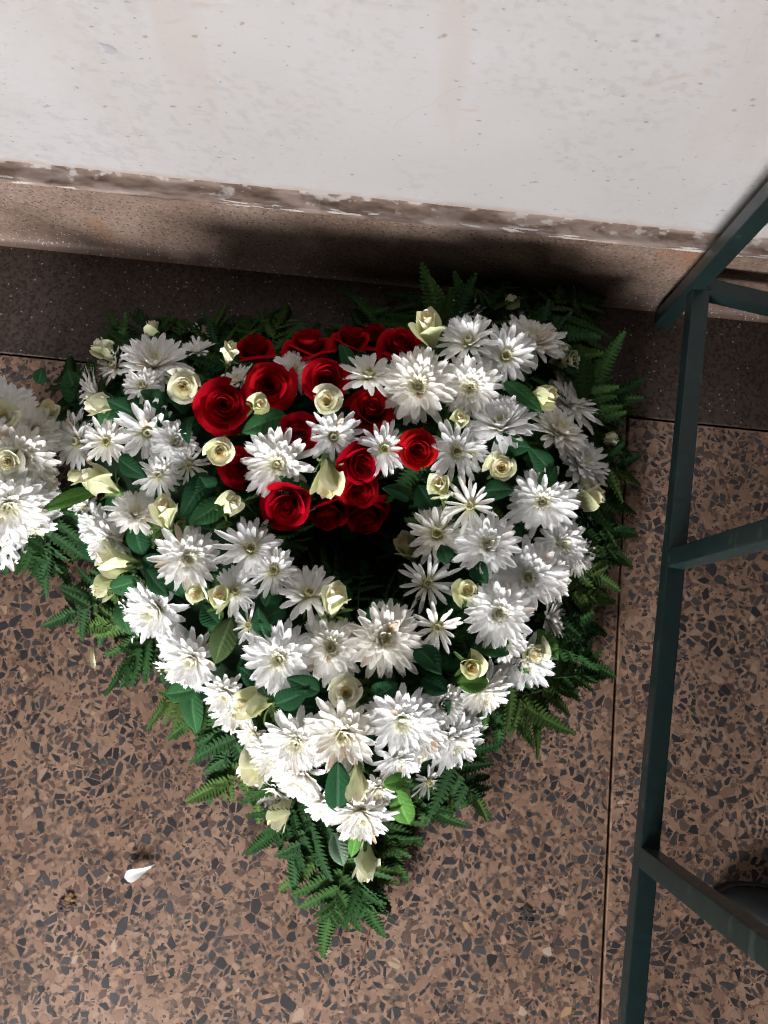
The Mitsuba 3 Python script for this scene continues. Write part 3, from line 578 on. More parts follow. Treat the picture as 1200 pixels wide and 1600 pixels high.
# ------------------------------------------------------------------ flowers
def petal(m, o, az, length, width, a0, a1, cup, r, base, tip, curve=1.2, nt=7, nc=5, twist=0.0, notch=0.0, start=0.42):
    """a spoon-shaped petal that leaves the axis at o = (radius, height) in the direction az; a0, a1: rise at its base and tip"""
    t = np.linspace(0, 1, nt)
    ang = a0 + (a1 - a0) * t ** curve
    step = length / (nt - 1)
    rr = o[0] + np.r_[0, np.cumsum(np.cos(ang[:-1]) * step)]
    zz = o[1] + np.r_[0, np.cumsum(np.sin(ang[:-1]) * step)]
    wd = width * (start + (1 - start) * np.clip(t / 0.6, 0, 1) ** 0.8)
    e = t > 0.62
    wd[e] *= np.sqrt(np.clip(1 - ((t[e] - 0.62) / 0.395) ** 2.3, 0.02, 1))
    u = np.linspace(-1, 1, nc)
    tw = twist * t
    side = u[None, :] * wd[:, None] * 0.5
    lift = cup * width * (u[None, :] ** 2) * (1 - 0.35 * t[:, None]) + (0.035 * width * np.cos(u * 2 * math.pi))[None, :] * np.sin(t * math.pi)[:, None]
    back = -notch * length * (1 - np.abs(u))[None, :] * (t[:, None] ** 6)
    nr, nz = -np.sin(ang), np.cos(ang)
    s2, l2 = side * np.cos(tw)[:, None] - lift * np.sin(tw)[:, None], side * np.sin(tw)[:, None] + lift * np.cos(tw)[:, None]
    R = rr[:, None] + l2 * nr[:, None] + back * np.cos(ang)[:, None]
    Z = zz[:, None] + l2 * nz[:, None] + back * np.sin(ang)[:, None]
    ca, sa = math.cos(az), math.sin(az)
    v = np.stack([R * ca - s2 * sa, R * sa + s2 * ca, Z], -1)
    c = base + (tip - base) * np.clip(t / 0.45, 0, 1)[:, None, None] ** 0.8
    m.grid(v, np.broadcast_to(c, v.shape).reshape(-1, 3))


WHITE, CREAMY, LIME = col(0.94, 0.94, 0.94), col(0.86, 0.85, 0.66), col(0.76, 0.78, 0.32)
D = math.pi / 180


def mum_layers(style, r):
    """(petals, length, base radius, base height, rise at base, rise at tip, width, jitter)"""
    if style == 'd':
        return [(21, 0.90, 0.10, 0.00, 18, -14, 0.215, 1.2), (22, 0.86, 0.10, 0.05, 32, 6, 0.21, 1.2), (21, 0.74, 0.09, 0.09, 44, 24, 0.185, 1.1),
                (19, 0.58, 0.08, 0.12, 56, 44, 0.15, 0.9), (17, 0.42, 0.07, 0.14, 66, 66, 0.11, 0.7), (13, 0.26, 0.05, 0.15, 78, 104, 0.08, 0.5)]
    if style == 's':
        return [(18, 0.92, 0.13, 0.00, 18, -8, 0.205, 1.2), (17, 0.82, 0.12, 0.04, 32, 14, 0.19, 1.2), (14, 0.60, 0.11, 0.08, 48, 40, 0.145, 1.0),
                (14, 0.28, 0.10, 0.11, 68, 100, 0.095, 0.5)]
    return [(15, 0.94, 0.14, 0.00, 12, -6, 0.155, 1.4), (11, 0.76, 0.12, 0.04, 28, 14, 0.135, 1.2), (11, 0.26, 0.11, 0.08, 62, 92, 0.10, 0.5)]


def mum(owner, x, y, z, nx, ny, nz, radius, style, single):
    r = np.random.default_rng(int(abs(x * 7919 + y * 104729) * 1e4) % 2**31)
    key = key_of(owner + '__chrysanthemum')
    radius *= 1.25
    frame = frame_of((nx, ny, nz), r.uniform(0, 6.28)) * radius
    at = np.array([x, y, z]) - 0.25 * radius * unit((nx, ny, nz))
    whorl, centre, lift = Mesh(), Mesh(), r.uniform(-6, 14)
    layers = mum_layers(style, r)
    lean = r.uniform(0, 6.28)
    cast = mix3((1, 1, 1), (0.99, 0.97, 0.92), r.uniform() ** 2)
    for k, (n, L, br, bz, a0, a1, w, jit) in enumerate(layers):
        last = k >= len(layers) - (2 if style == 'd' else 1)
        off = r.uniform(0, 6.28)
        for i in range(n):
            if not last and r.uniform() < 0.05 * jit:
                continue
            az = off + (i + r.normal(0, 0.16 * jit)) * 2 * math.pi / n
            droop = -34 * r.uniform(0.5, 1) if (k < 2 and r.uniform() < 0.10) else 0
            tilt = lift + 11 * math.cos(az - lean)
            base = LIME * 0.6 + CREAMY * 0.4 if k > 1 else LIME * 0.2 + CREAMY * 0.8
            tip = WHITE * r.uniform(0.95, 1.0) if not last else WHITE * 0.5 + CREAMY * 0.5
            tip = tip * cast
            if r.uniform() < 0.02 and not last:
                tip = mix3(tip, (0.55, 0.40, 0.26), r.uniform(0.3, 0.9))
            own = single and k < 2
            m = Mesh() if own else (centre if last else whorl)
            petal(m, (br, bz), az, L * r.normal(1, 0.07 * jit), w * r.normal(1, 0.1), (a0 + tilt + r.normal(0, 5 * jit)) * D,
                  (a1 + tilt + droop + r.normal(0, 9 * jit)) * D, r.uniform(0.10, 0.26) if not last else 0.5, r, base, tip,
                  twist=r.normal(0, 0.16), notch=r.uniform(0, 0.10), nt=7 if not last else 5, nc=5 if not last else 3, start=0.42)
            if own:
                m.put(key_of(key + '__petal'), 'white_petal', frame, offset=at)
    whorl.put(key + '__petal_whorl', 'white_petal', frame, offset=at, kind='stuff')
    g = (0.15 if style == 'd' else 0.20) * r.uniform(0.85, 1.1)
    for i in range(22 if style == 'd' else 30):      # small tubular florets of the eye
        q = math.sqrt((i + 0.5) / 30) * g
        az = i * 2.39996
        tone = mix3((0.66, 0.62, 0.22), (0.80, 0.78, 0.50), r.uniform()) if style != 't' else mix3((0.72, 0.70, 0.42), (0.82, 0.80, 0.62), r.uniform())
        petal(centre, (q, 0.12 + 0.05 * r.uniform()), az + r.normal(0, 0.3), 0.13 * r.uniform(0.8, 1.3), 0.055, 88 * D, (88 + 50 * (1 - q / g)) * D, 0.9, r, tone * 0.8, tone, nt=4, nc=3)
    t, u = np.linspace(0, 1, 5), np.linspace(0, 2 * math.pi, 13)[:-1]
    dome = np.stack([(g * np.cos(t * 1.5))[:, None] * np.cos(u), (g * np.cos(t * 1.5))[:, None] * np.sin(u), (0.10 + 0.06 * np.sin(t * 1.5))[:, None] + 0 * u], -1)
    centre.grid(dome, col(0.55, 0.54, 0.20), close=True)
    centre.put(key + '__flower_centre', 'white_petal', frame, offset=at, kind='stuff')
    green = Mesh()
    rad, hgt = [0.03, 0.06, 0.17, 0.22, 0.16], [-1.3, -0.35, -0.16, -0.03, 0.02]
    green.grid(np.stack([np.outer(rad, np.cos(u)), np.outer(rad, np.sin(u)), np.repeat(np.array(hgt)[:, None], 12, 1)], -1), col(0.06, 0.13, 0.04), close=True)
    green.put(key + '__calyx', 'calyx_green', frame, offset=at)


def rose_petal(m, az, span, r0, height, flare, curl, spiral, r, base, rim, point=0.0, lift=0.0, nt=8, nc=9):
    """a cupped petal wrapped round the axis"""
    v = np.linspace(0, 1, nt)[:, None]
    u = np.linspace(-1, 1, nc)[None, :]
    wide = np.sin(np.clip(0.16 + v * 1.25, 0, math.pi / 2)) ** 0.7
    top = 1 - 0.30 * np.abs(u) ** 3 + point * (1 - np.abs(u)) ** 1.6
    wave = 0.02 * np.sin(u * 5 + r.uniform(0, 6)) + 0.015 * np.sin(u * 9 + r.uniform(0, 6))
    rad = r0 * (0.30 + 0.70 * np.sin(np.clip(v * 1.35, 0, math.pi / 2))) * (1 + spiral * u) + flare * v ** 3 + curl * 0.65 * v ** 8 + wave * v ** 2
    zz = lift + height * v * top - curl * 1.15 * v ** 9 * (1 + 0.4 * np.abs(u)) - flare * 0.32 * v ** 4
    rad = rad + curl * 0.3 * v ** 6 * np.abs(u) ** 2
    phi = az + u * span / 2 * wide
    p = np.stack([rad * np.cos(phi), rad * np.sin(phi), zz + 0 * phi], -1)
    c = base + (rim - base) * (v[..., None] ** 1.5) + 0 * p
    m.grid(p, c.reshape(-1, 3))


def sepals(m, r, n, length, rise, radius, z0, tone):
    for k in range(n):
        petal(m, (radius, z0), k * 2 * math.pi / n + r.normal(0, 0.15), length * r.uniform(0.8, 1.2), 0.22, rise * D, (rise - r.uniform(10, 100)) * D, 0.25, r, tone * 0.8, tone, nt=7, nc=3, start=0.9)


def calyx(m, u, tone):
    rad, hgt = [0.05, 0.06, 0.10, 0.20, 0.22, 0.30, 0.24], [-1.5, -0.5, -0.22, -0.14, -0.02, 0.10, 0.2]
    m.grid(np.stack([np.outer(rad, np.cos(u)), np.outer(rad, np.sin(u)), np.repeat(np.array(hgt)[:, None], len(u), 1)], -1), tone, close=True)


def red_rose(x, y, z, nx, ny, nz, radius):
    r = np.random.default_rng(int(abs(x * 7919 + y * 104729) * 1e4) % 2**31)
    key = key_of('heart_wreath__red_rose')
    radius *= 1.04
    frame = frame_of((nx, ny, nz), r.uniform(0, 6.28)) * radius
    at = np.array([x, y, z]) - 0.80 * radius * unit((nx, ny, nz))
    inner = Mesh()
    orange = r.uniform(0, 1)
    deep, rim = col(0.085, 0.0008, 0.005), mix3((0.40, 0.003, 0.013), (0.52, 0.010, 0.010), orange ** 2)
    N = 24
    for i in range(N):
        s = i / (N - 1)
        az = i * 137.5 * D + r.normal(0, 0.22)
        own = i >= N - 8
        m = Mesh() if own else inner
        if i < 17:        # the tight scroll in the middle
            q = i / 16
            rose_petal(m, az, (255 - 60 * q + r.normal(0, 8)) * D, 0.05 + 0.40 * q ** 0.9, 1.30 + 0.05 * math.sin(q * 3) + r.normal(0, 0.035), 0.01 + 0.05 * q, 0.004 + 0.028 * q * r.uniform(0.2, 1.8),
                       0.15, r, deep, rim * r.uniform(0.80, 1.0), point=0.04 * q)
        else:             # the broad petals that open round it
            q = (i - 17) / 6
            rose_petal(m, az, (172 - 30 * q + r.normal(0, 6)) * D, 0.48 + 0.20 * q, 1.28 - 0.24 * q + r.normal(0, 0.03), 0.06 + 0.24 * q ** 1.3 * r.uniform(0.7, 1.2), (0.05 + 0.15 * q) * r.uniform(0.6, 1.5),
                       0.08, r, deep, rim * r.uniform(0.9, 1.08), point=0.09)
        if own:
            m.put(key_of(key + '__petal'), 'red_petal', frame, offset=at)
    inner.put(key + '__petal_whorl', 'red_petal', frame, offset=at, kind='stuff')
    g = Mesh()
    tone = col(0.05, 0.11, 0.035)
    calyx(g, np.linspace(0, 2 * math.pi, 13)[:-1], tone)
    sepals(g, r, 5, 0.7, 20, 0.22, 0.05, tone)
    g.put(key + '__calyx', 'calyx_green', frame, offset=at)


def cream_rose(owner, x, y, z, nx, ny, nz, radius, style):
    r = np.random.default_rng(int(abs(x * 7919 + y * 104729) * 1e4) % 2**31)
    key = key_of(owner + '__cream_rose')
    radius *= 0.92 if style == 'o' else 1.08
    frame = frame_of((nx, ny, nz), r.uniform(0, 6.28)) * radius
    bud = style == 'b'
    at = np.array([x, y, z]) - (1.0 if bud else 0.8) * radius * unit((nx, ny, nz))
    inner = Mesh()
    warm = r.uniform(0, 1)
    cream = mix3((0.87, 0.82, 0.62), (0.88, 0.87, 0.74), warm)
    green = mix3((0.68, 0.74, 0.36), (0.78, 0.80, 0.50), warm)
    heartc = mix3((0.84, 0.68, 0.34), (0.86, 0.76, 0.46), warm)
    N = 12 if bud else 15
    for i in range(N):
        s = i / (N - 1)
        az = i * 137.5 * D + r.normal(0, 0.2)
        outer = i >= N - (4 if bud else 5)
        m = Mesh() if outer else inner
        rim = mix3(heartc, cream, min(1, s * 2.2))
        if outer and (bud or r.uniform() < 0.6):
            rim = mix3(cream, green, r.uniform(0.2, 0.9) if bud else r.uniform(0.1, 0.6))
        base = mix3(rim, green, 0.75 if outer else 0.25)
        if bud:
            rose_petal(m, az, (235 - 100 * s) * D, 0.05 + 0.50 * s, 2.25 - 0.35 * s ** 2, 0.03 + 0.26 * s ** 4 * r.uniform(0.2, 1.6), 0.02 + 0.12 * s ** 3 * r.uniform(0.2, 1.6), 0.10, r, base, rim, point=0.20 * s)
        else:
            rose_petal(m, az, (250 - 110 * s) * D, 0.07 + 0.58 * s, 1.45 - 0.28 * s ** 2, 0.02 + 0.30 * s ** 3 * r.uniform(0.6, 1.4), 0.02 + 0.14 * s ** 2 * r.uniform(0.5, 1.5), 0.11, r, base, rim, point=0.13 * s ** 2)
        if outer:
            m.put(key_of(key + '__petal'), 'cream_petal', frame, offset=at)
    inner.put(key + '__petal_whorl', 'cream_petal', frame, offset=at, kind='stuff')
    g = Mesh()
    tone = col(0.11, 0.19, 0.055)
    calyx(g, np.linspace(0, 2 * math.pi, 13)[:-1], tone)
    sepals(g, r, 5, 1.0 if bud else 0.8, 62 if bud else 30, 0.24, 0.05, tone)
    g.put(key + '__calyx', 'calyx_green', frame, offset=at)


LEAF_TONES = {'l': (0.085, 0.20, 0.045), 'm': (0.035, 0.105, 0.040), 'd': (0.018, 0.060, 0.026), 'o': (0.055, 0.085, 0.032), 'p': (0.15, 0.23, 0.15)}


def leaf(owner, p, q, width, tone, up=None, r=None):
    """a rose leaf from its base p to its tip q: folded along the midrib, toothed, with sunk veins"""
    p, q = np.asarray(p, float), np.asarray(q, float)
    r = r or np.random.default_rng(int(abs(p[0] * 7919 + q[1] * 104729) * 1e4) % 2**31)
    L = np.linalg.norm(q - p)
    X = (q - p) / L
    up = unit(np.array([0, -0.08, 1]) + r.normal(0, 0.22, 3)) if up is None else unit(up)
    Y = unit(np.cross(up, X))
    N = np.cross(X, Y)
    nt, nc = 33, 13
    t = np.linspace(0, 1, nt)[:, None]
    u = np.linspace(-1, 1, nc)[None, :]
    w = width * 0.5 * (np.sin(np.pi * np.clip(t, 0.0, 1) ** 0.82) ** 0.75 * (1 - 0.18 * t) + 0.012)
    teeth = 1 + 0.055 * (np.abs(u) > 0.95) * np.where(np.arange(nt)[:, None] % 2, 1.0, -1.0) * np.sin(np.pi * t)
    bend, fold = r.uniform(0.04, 0.16), r.uniform(0.12, 0.4)
    curl = r.normal(0, 0.10)
    vein = np.cos((t * 9.0 - np.abs(u) * 1.5) * 2 * math.pi)
    x = L * (t + 0 * u) + 0.05 * width * np.abs(u) * np.sin(np.pi * t)
    y = u * w * teeth
    z = L * bend * (np.sin(np.pi * t) - t * 0.8) + fold * np.abs(u) * w + curl * u * w + 0.014 * width * vein * np.sin(np.pi * t) * (np.abs(u) > 0.05) - 0.35 * width * np.abs(u) ** 3 * 0.25
    v = p + x[..., None] * X + y[..., None] * Y + z[..., None] * N
    base = np.array(LEAF_TONES[tone]) * r.uniform(0.85, 1.15)
    c = np.broadcast_to(base, v.shape).copy()
    c *= (1 + 0.10 * vein * np.sin(np.pi * t))[..., None]
    c[:, nc // 2] = base * 1.5 + 0.02
    m = Mesh()
    m.grid(v, c.reshape(-1, 3))
    m.put(key_of(owner + '__rose_leaf'), 'leaf_green')


def blade(m, a, d, nn, l, w, tone, r, notch, sag=0.10):
    """one toothed, lance-shaped fern leaflet from a along d: lobes that point forward, a fold at the midrib"""
    e = unit(np.cross(nn, d))
    nn = np.cross(d, e)
    n = max(4, int(l / 0.0048))
    x = np.linspace(0, 1, n + 1)
    half = 0.5 * w * np.clip(1.08 * (1 - x) ** 0.62 * np.minimum(1, 0.62 + 1.6 * x), 0.02, 1)
    bend = r.normal(0, 0.10)

    def at(xx, off, up):
        return a + np.outer(xx * l, d) + np.outer(off + bend * l * xx ** 2, e) + np.outer(up - sag * l * xx ** 2, nn)

    v, f, c, idx = [at(x, 0 * x, 0 * x)], [], [np.tile(tone * 1.35, (n + 1, 1))], n + 1
    kk = np.arange(n)
    for side in (-1, 1):
        h = half[:-1] * r.uniform(0.88, 1.10, n)
        fold = r.uniform(0.10, 0.40)
        tip = at(np.minimum(1.0, x[:-1] + 1.12 / n), side * h, fold * h - 0.25 * h)
        mid = at(np.minimum(1.0, x[:-1] + 0.55 / n), side * h * 0.90, fold * h)
        inn = at(np.minimum(1.0, x[:-1] + 0.06 / n), side * h * notch, fold * h * notch + 0.05 * h)
        v += [tip, mid, inn]
        t, q, j = idx + kk, idx + n + kk, idx + 2 * n + kk
        tri = np.vstack([np.stack([kk, j, q], 1), np.stack([kk, q, kk + 1], 1), np.stack([q, t, kk + 1], 1)])
        nxt = np.stack([kk[:-1] + 1, t[:-1], j[:-1] + n * 0 + 1], 1)
        tri = np.vstack([tri, nxt])
        f.append(tri if side < 0 else tri[:, ::-1])
        c += [np.tile(tone * 1.12, (n, 1)), np.tile(tone, (n, 1)), np.tile(tone * 0.9, (n, 1))]
        idx += 3 * n
    m.add(np.vstack(v), np.vstack(f), np.vstack(c))


def frond(owner, p, q, tone, r, droop=0.16, up=None, spread=1.0):
    """a leatherleaf fern frond from p to q: a stalk with pairs of toothed blades and a long blade at the end"""
    p, q = np.asarray(p, float), np.asarray(q, float)
    L = np.linalg.norm(q - p)
    X = (q - p) / L
    up = unit(np.array([0, 0, 1]) + r.normal(0, 0.32, 3)) if up is None else up
    Y = unit(np.cross(up, X))
    N = np.cross(X, Y)
    m = Mesh()
    side_bend = r.normal(0, 0.13)

    def axis(t):
        return p + X * (L * t) + N * (L * droop * (math.sin(math.pi * t) * 0.9 - 0.1 * t)) + Y * (L * side_bend * t * t)

    spine = np.array([axis(t) for t in np.linspace(0, 0.6, 10)])
    wid = np.linspace(0.0012, 0.0005, 10)[:, None]
    m.grid(np.stack([spine - Y * wid, spine + N * wid * 0.8, spine + Y * wid], 1), tone * 1.3)
    notch = r.uniform(0.42, 0.70)
    for t, l in ((0.06, 0.44), (0.19, 0.47), (0.31, 0.42), (0.42, 0.34), (0.52, 0.25), (0.60, 0.17)):
        for s in (-1, 1):
            ll = L * l * r.uniform(0.72, 1.18) * spread
            ang = (56 - 28 * t + r.normal(0, 6)) * D
            d = unit(X * math.cos(ang) + Y * s * math.sin(ang) + N * r.normal(-0.12, 0.16))
            blade(m, axis(t + (0.03 if s > 0 else 0)), d, N + Y * s * r.normal(-0.1, 0.25), ll, max(0.0095, ll * 0.41), tone * r.uniform(0.72, 1.25), r, notch, sag=r.uniform(0.0, 0.28))
    o = axis(0.57)
    blade(m, o, unit(axis(1.0) - o), N, L * 0.47, 0.165 * L + 0.005, tone, r, notch, 0.05)
    m.put(key_of(owner + '__fern_frond'), 'fern_green', smooth=False)


# ------------------------------------------------------------------ the heart wreath
def ease(t):
    t = np.clip(t, 0, 1)
    return t * t * (3 - 2 * t)


def top_of(x, y):
    """height of the cushion of flowers over the floor"""
    P = Point(x, y)
    d = P.distance(heart.exterior) * (1 if heart.contains(P) else -1)
    z = 0.048 + 0.125 * ease((d + 0.02) / 0.115)
    u = math.hypot((x - HOLLOW[0]) / 0.105, (y - HOLLOW[1]) / 0.065)
    return max(z - 0.125 * ease(1 - (u - 0.35) / 0.75), 0.03)


labels['heart_wreath'] = {'label': 'heart-shaped wreath of white chrysanthemums with red roses in its hollow, lying on the terrazzo floor', 'category': 'wreath'}
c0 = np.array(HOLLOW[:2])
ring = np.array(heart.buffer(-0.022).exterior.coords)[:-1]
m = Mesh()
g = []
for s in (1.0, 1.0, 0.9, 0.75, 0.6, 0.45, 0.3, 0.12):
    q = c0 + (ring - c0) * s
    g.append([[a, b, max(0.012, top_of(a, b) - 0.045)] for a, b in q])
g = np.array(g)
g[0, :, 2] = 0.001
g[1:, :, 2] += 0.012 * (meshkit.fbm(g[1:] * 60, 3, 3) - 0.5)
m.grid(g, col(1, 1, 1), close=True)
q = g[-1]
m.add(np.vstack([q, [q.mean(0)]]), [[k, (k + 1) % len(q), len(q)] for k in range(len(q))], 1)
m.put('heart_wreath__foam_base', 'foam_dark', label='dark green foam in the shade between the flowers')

order = sorted(range(len(MUMS)), key=lambda i: -MUMS[i][6] * (1.3 + MUMS[i][5]))
single = set(order[:7])
for i, a in enumerate(MUMS):
    mum('heart_wreath', *a, i in single)
for a in CREAM:
    cream_rose('heart_wreath', *a)
for a in RED:
    red_rose(*a)
for x0, y0, z0, x1, y1, z1, w, tone in LEAVES[:-1]:
    leaf('heart_wreath', (x0, y0, z0), (x1, y1, z1), w, tone)
FERN = [col(0.025, 0.062, 0.021), col(0.034, 0.074, 0.024), col(0.054, 0.094, 0.027), col(0.028, 0.064, 0.026)]
LEFT = Point(-0.54, -0.50)
for i, (x0, y0, z0, x1, y1, z1, k) in enumerate(FERNS):
    if x1 < -0.44 and y1 < -0.55 and x0 < -0.40 and y0 > -0.62:
        continue
    r = np.random.default_rng(500 + i)
    p, q = np.array([x0, y0, z0]), np.array([x1, y1, z1])
    p = q + (p - q) * max(1.0, r.uniform(0.125, 0.165) / np.linalg.norm(p - q))
    frond('heart_wreath', p, q, FERN[i % 4] * (0.8 if k == 2 else 1.1), r)

# greenery that fills the gaps: fronds round the foot of the wreath, leaves between the flowers
r = np.random.default_rng(11)
edge = heart.exterior
for i in range(66):
    s = (i + r.uniform(0, 1)) / 66 * edge.length
    e = np.array(edge.interpolate(s).coords[0])
    e2 = np.array(edge.interpolate(s + 0.01).coords[0])
    out = np.array([e2[1] - e[1], -(e2[0] - e[0])])
    out /= np.linalg.norm(out)
    if heart.contains(Point(*(e + out * 0.004))):
        out = -out
    t = r.normal(0, 0.5)
    out = np.array([out[0] * math.cos(t) - out[1] * math.sin(t), out[0] * math.sin(t) + out[1] * math.cos(t)])
    z = r.uniform(0.006, 0.034)
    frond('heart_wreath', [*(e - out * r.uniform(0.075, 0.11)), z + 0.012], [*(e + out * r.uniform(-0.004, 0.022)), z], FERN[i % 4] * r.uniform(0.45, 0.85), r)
b = heart.bounds
n = 0
while n < 170:
    x, y = r.uniform(b[0], b[2]), r.uniform(b[1], b[3])
    if not heart.buffer(-0.005).contains(Point(x, y)):
        continue
    t = r.uniform(0, 6.28)
    L = r.uniform(0.03, 0.048)
    x1, y1 = x + L * math.cos(t), y + L * math.sin(t)
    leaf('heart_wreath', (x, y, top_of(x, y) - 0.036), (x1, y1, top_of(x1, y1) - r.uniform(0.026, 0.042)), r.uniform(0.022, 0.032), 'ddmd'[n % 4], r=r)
    n += 1
n = 0
while n < 46:
    x, y = r.uniform(b[0], b[2]), r.uniform(b[1], b[3])
    if not heart.buffer(-0.02).contains(Point(x, y)):
        continue
    t = r.uniform(0, 6.28)
    L = r.uniform(0.06, 0.09)
    x1, y1 = x + L * math.cos(t), y + L * math.sin(t)
    frond('heart_wreath', (x, y, top_of(x, y) - 0.04), (x1, y1, top_of(x1, y1) - r.uniform(0.03, 0.045)), FERN[n % 4] * 0.8, r, droop=0.1)
    n += 1

# ------------------------------------------------------------------ the second arrangement, cut off by the picture's edge
labels['flower_arrangement'] = {'label': 'white chrysanthemum and cream rose arrangement cut off at the picture\'s left edge', 'category': 'flower arrangement'}
u = np.linspace(0, 2 * math.pi, 25)[:-1]
rad, hgt = [0.085, 0.09, 0.08, 0.055, 0.03, 0.002], [0.001, 0.03, 0.05, 0.062, 0.068, 0.070]
lc = np.array([-0.575, -0.455])
m = Mesh()
m.grid(np.stack([lc[0] + np.outer(rad, np.cos(u)), lc[1] + np.outer(rad, np.sin(u)), np.repeat(np.array(hgt)[:, None], 24, 1)], -1), col(1, 1, 1), close=True)
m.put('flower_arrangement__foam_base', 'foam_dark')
for a in LEFT_MUMS:
    mum('flower_arrangement', *a, False)
for a in LEFT_CREAM:
    cream_rose('flower_arrangement', *a)
x0, y0, z0, x1, y1, z1, w, tone = LEAVES[-1]
leaf('flower_arrangement', (x0, y0, z0), (x1, y1, z1), w, tone)
r = np.random.default_rng(21)
for k, (x0, y0, x1, y1) in enumerate([(-0.425, -0.429, -0.397, -0.487), (-0.435, -0.421, -0.415, -0.464), (-0.412, -0.411, -0.386, -0.442), (-0.470, -0.435, -0.464, -0.464), (-0.47, -0.30, -0.455, -0.262)]):
    d = unit([x1 - x0, y1 - y0])
    frond('flower_arrangement', [x0 - d[0] * 0.035, y0 - d[1] * 0.035, 0.042], [x1, y1, 0.018], FERN[k % 4], r)


# ------------------------------------------------------------------ green steel frame
def tube(key, p, q, side, up=(0, 0, 1), bsdf='green_paint', bev=0.0018, label=None):
    """a square steel tube with rounded edges from p to q"""
    p, q = np.asarray(p, float), np.asarray(q, float)
    Z = unit(q - p)
    X = unit(np.cross(up, Z))
    Y = np.cross(Z, X)
    h = side / 2
    loop = []
    for cx, cy, a in ((1, 1, 0), (-1, 1, 90), (-1, -1, 180), (1, -1, 270)):
        for t in (0, 45, 90):
            w = (a + t) * D
            loop.append((cx * (h - bev) + bev * math.cos(w), cy * (h - bev) + bev * math.sin(w)))
    loop = np.array(loop)
    rows = []
    for s, k in ((0, 0.97), (0.0005, 1), (1 - 0.0005, 1), (1, 0.97)):
        o = p + (q - p) * s
        rows.append(o + np.outer(loop[:, 0] * k, X) + np.outer(loop[:, 1] * k, Y))
    m = Mesh()
    n = len(loop)
    m.grid(np.array(rows), col(1, 1, 1), close=True)
    m.add(np.vstack([rows[0], rows[-1]]), [[0, k + 1, k] for k in range(1, n - 1)] + [[n, n + k, n + k + 1] for k in range(1, n - 1)], 1)
    m.put(key, bsdf, smooth=35, label=label) if False else None
    v, f = np.vstack(m.v), np.vstack(m.f)
    scene[key] = mikit.ply(trimesh.Trimesh(v, f, process=False), bsdf, smooth=35)
    if label:
        labels[key] = {'label': label}


labels['steel_frame'] = {'label': 'dark green painted frame of square steel tube standing on the floor beside the wall', 'category': 'frame'}
S = 0.0215
tube('steel_frame__leg', (0.3570, -0.0245, 0.0016), (0.3570, -0.0245, 0.86), S, up=(0.08, 1, 0))
d = unit([-0.0425, -0.735, 0])
a = np.array([0.3620, -0.0362, 0.1112])
tube('steel_frame__long_rail', a, a + d * 1.15, S)
tube('steel_frame__cross_rail', (0.3686, -0.0300, 0.1112), (0.3686 + 0.42, -0.0300 - 0.060, 0.1112), S)
for k, s in enumerate((0.338, 0.668)):
    o = a + d * s
    tube('steel_frame__upright' + ('' if k == 0 else '_001'), (o[0], o[1], 0.1221), (o[0] + 0.004, o[1], 0.86), S, up=(0.08, 1, 0))
for k, (o, w) in enumerate([((0.3625, -0.0352, 0.1221), 0.0115), ((0.3695, -0.0345, 0.1221), 0.006)]):   # weld beads at the joint
    s = trimesh.creation.icosphere(2, 1.0)
    v = np.array(s.vertices)
    v *= (1 + 0.4 * (meshkit.noise(v * 3 + 5 * k) - 0.5))[:, None] * np.array([w, 0.0016, 0.0012])
    scene['steel_frame__weld' + ('' if k == 0 else '_001')] = mikit.ply(trimesh.Trimesh(v + o, s.faces, process=False), 'green_paint', smooth=True)

# ------------------------------------------------------------------ a shoe behind the far upright
labels['shoe'] = {'label': 'dark grey leather shoe toe showing behind the green upright', 'category': 'shoe'}
t, u = np.linspace(0, 1, 15), np.linspace(0, math.pi, 15)
ax = unit([1, -0.30, 0])
ay = np.array([-ax[1], ax[0], 0])
o = np.array([0.445, -0.760, 0.004])
w = 0.044 * np.sin(np.clip(t * 1.9, 0.0, math.pi / 2)) ** 0.55 * (1 - 0.12 * t) + 0.0005
h = 0.030 * np.clip(t * 3, 0, 1) ** 0.5 + 0.035 * t ** 1.4
up = np.stack([o + ax * (0.20 * a) + np.outer(np.cos(u), ay) * b + np.outer(np.sin(u) ** 0.8, [0, 0, 1]) * c + [0, 0, 0.010] for a, b, c in zip(t, w, h)])
m = Mesh()
m.grid(up, col(1, 1, 1))
m.put('shoe__upper', 'shoe_leather')
u = np.linspace(0, 2 * math.pi, 29)[:-1]
rim = np.vstack([np.array([o + ax * (0.20 * a) + ay * (b + 0.003) for a, b in zip(t, w)]), np.array([o + ax * (0.20 * a) - ay * (b + 0.003) for a, b in zip(t, w)])[::-1]])
m = Mesh()
m.grid(np.stack([rim * [1, 1, 0] + [0, 0, 0.0006], rim * [1, 1, 0] + [0, 0, 0.012], (rim * [1, 1, 0] - rim.mean(0) * [1, 1, 0]) * 0.96 + rim.mean(0) * [1, 1, 0] + [0, 0, 0.0145]]), col(1, 1, 1), close=True)
m.put('shoe__sole', 'shoe_leather', smooth=False)


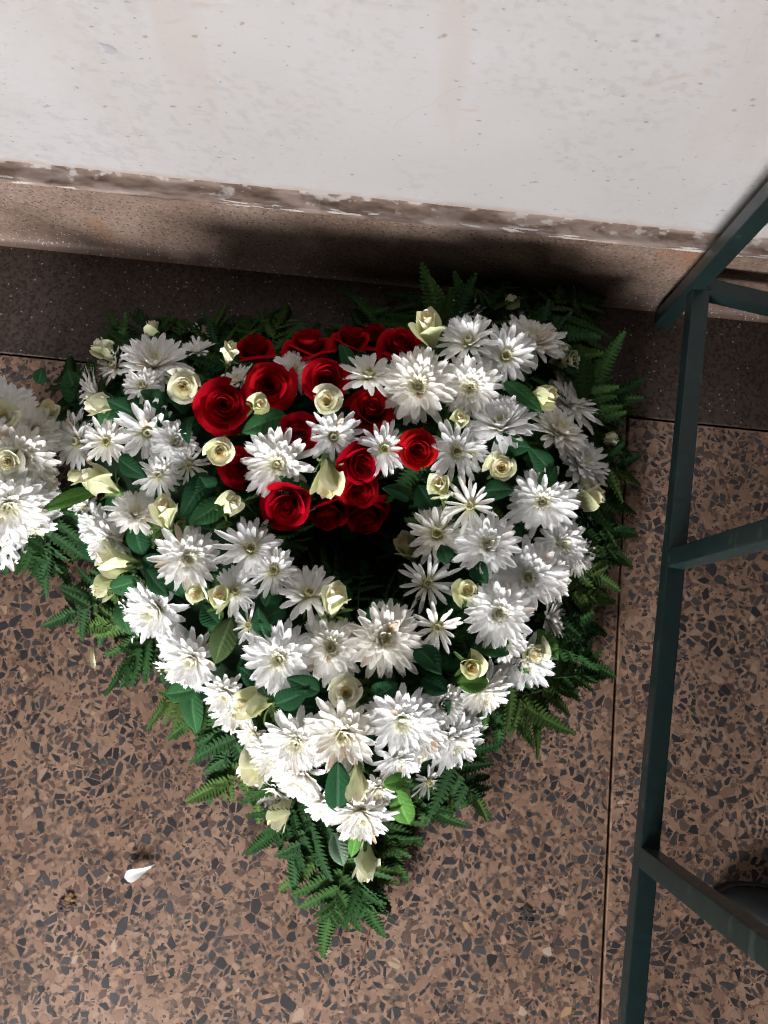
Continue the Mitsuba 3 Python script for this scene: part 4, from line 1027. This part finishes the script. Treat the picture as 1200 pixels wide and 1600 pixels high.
# ------------------------------------------------------------------ litter on the floor
m = Mesh()
t, u = np.linspace(0, 1, 13)[:, None], np.linspace(-1, 1, 9)[None, :]
w = 0.0078 * np.clip(t / 0.78, 0, 1) ** 1.1 * np.sqrt(np.clip(1 - (np.clip(t - 0.78, 0, 1) / 0.225) ** 2, 0.001, 1))
crease = np.where(u > 0.15, 0.9 * (u - 0.15), 0.25 * (0.15 - u)) * w
m.grid(np.stack([0.037 * t + 0.0012 * u * t, u * w, 0.002 * np.sin(3 * t) + crease + 0.0006 * np.sin(9 * t + 2 * u)], -1), WHITE)
px = unit([-0.034, -0.015, 0.004])
py = unit(np.cross([0.0, -0.55, 1.0], px))
m.put('fallen_petal', 'white_petal', np.stack([px, py, np.cross(px, py)], 1), offset=np.array([-0.2335, -0.7925, 0.0035]),
      label='single white petal fallen on the bare floor', category='petal')


def crumb(key, x, y, size, n, tones, label, cat, seed):
    r = np.random.default_rng(seed)
    m = Mesh()
    for k in range(n):
        s = trimesh.creation.icosphere(1, 1.0)
        v = np.array(s.vertices) * (1 + 1.1 * (meshkit.noise(np.array(s.vertices) * 2.3 + 9 * k + seed) - 0.5))[:, None]
        v = v @ frame_of(unit(r.normal(0, 0.25, 3) + [0, 0, 1]), r.uniform(0, 6)).T * size * r.uniform(0.12, 0.42) * [1, r.uniform(0.4, 1), 0.25]
        m.add(v + [x + r.normal(0, size * 0.45), y + r.normal(0, size * 0.5), size * 0.08 + 0.0006], s.faces, tones[k % len(tones)])
    m.put(key, 'litter', smooth=False, label=label, category=cat)


leaf_at = np.array([-0.3500, -0.5445, 0.004])
m = Mesh()
petal(m, (0.0, 0.0), -1.25, 0.026, 0.007, 0.5, -0.25, 0.6, rng, col(0.55, 0.58, 0.34), col(0.70, 0.66, 0.48), nt=9, nc=5, start=0.3)
m.put('leaf_sliver', 'litter', np.eye(3), offset=leaf_at, label='pale curled leaf sliver on the floor below the left ferns', category='leaf')
crumb('dried_leaf', -0.3328, -0.8476, 0.011, 34, [(0.02, 0.012, 0.01), (0.05, 0.025, 0.012), (0.16, 0.08, 0.03)], 'crumbled dark brown dried leaf on the open floor', 'leaf', 1)
crumb('dirt_clump', 0.2206, -0.8052, 0.009, 30, [(0.012, 0.01, 0.008), (0.03, 0.02, 0.015)], 'small black clump of dirt between wreath and frame', 'dirt', 2)
crumb('orange_flake', 0.4748, -0.8478, 0.006, 4, [(0.35, 0.13, 0.02), (0.05, 0.03, 0.02)], 'tiny orange flake on the floor under the frame', 'flake', 3)
crumb('dirt_crumb', 0.0524, -0.8209, 0.008, 5, [(0.03, 0.015, 0.01), (0.22, 0.13, 0.07)], 'small brown crumb beside the wreath\'s fern tip', 'dirt', 4)
m = Mesh()
q = np.array([(0.0330, -0.838, 0.0035), (0.0310, -0.853, 0.0022), (0.0285, -0.866, 0.0016), (0.0265, -0.8785, 0.0014)])
u = np.linspace(0, 2 * math.pi, 7)[:-1]
m.grid(np.array([[p + [0.0007 * math.cos(a), 0.0, 0.0007 * math.sin(a)] for a in u] for p in q]), col(0.20, 0.07, 0.03), close=True)
m.put('twig', 'litter', label='thin reddish stalk on the floor at the wreath\'s pointed end', category='stalk')
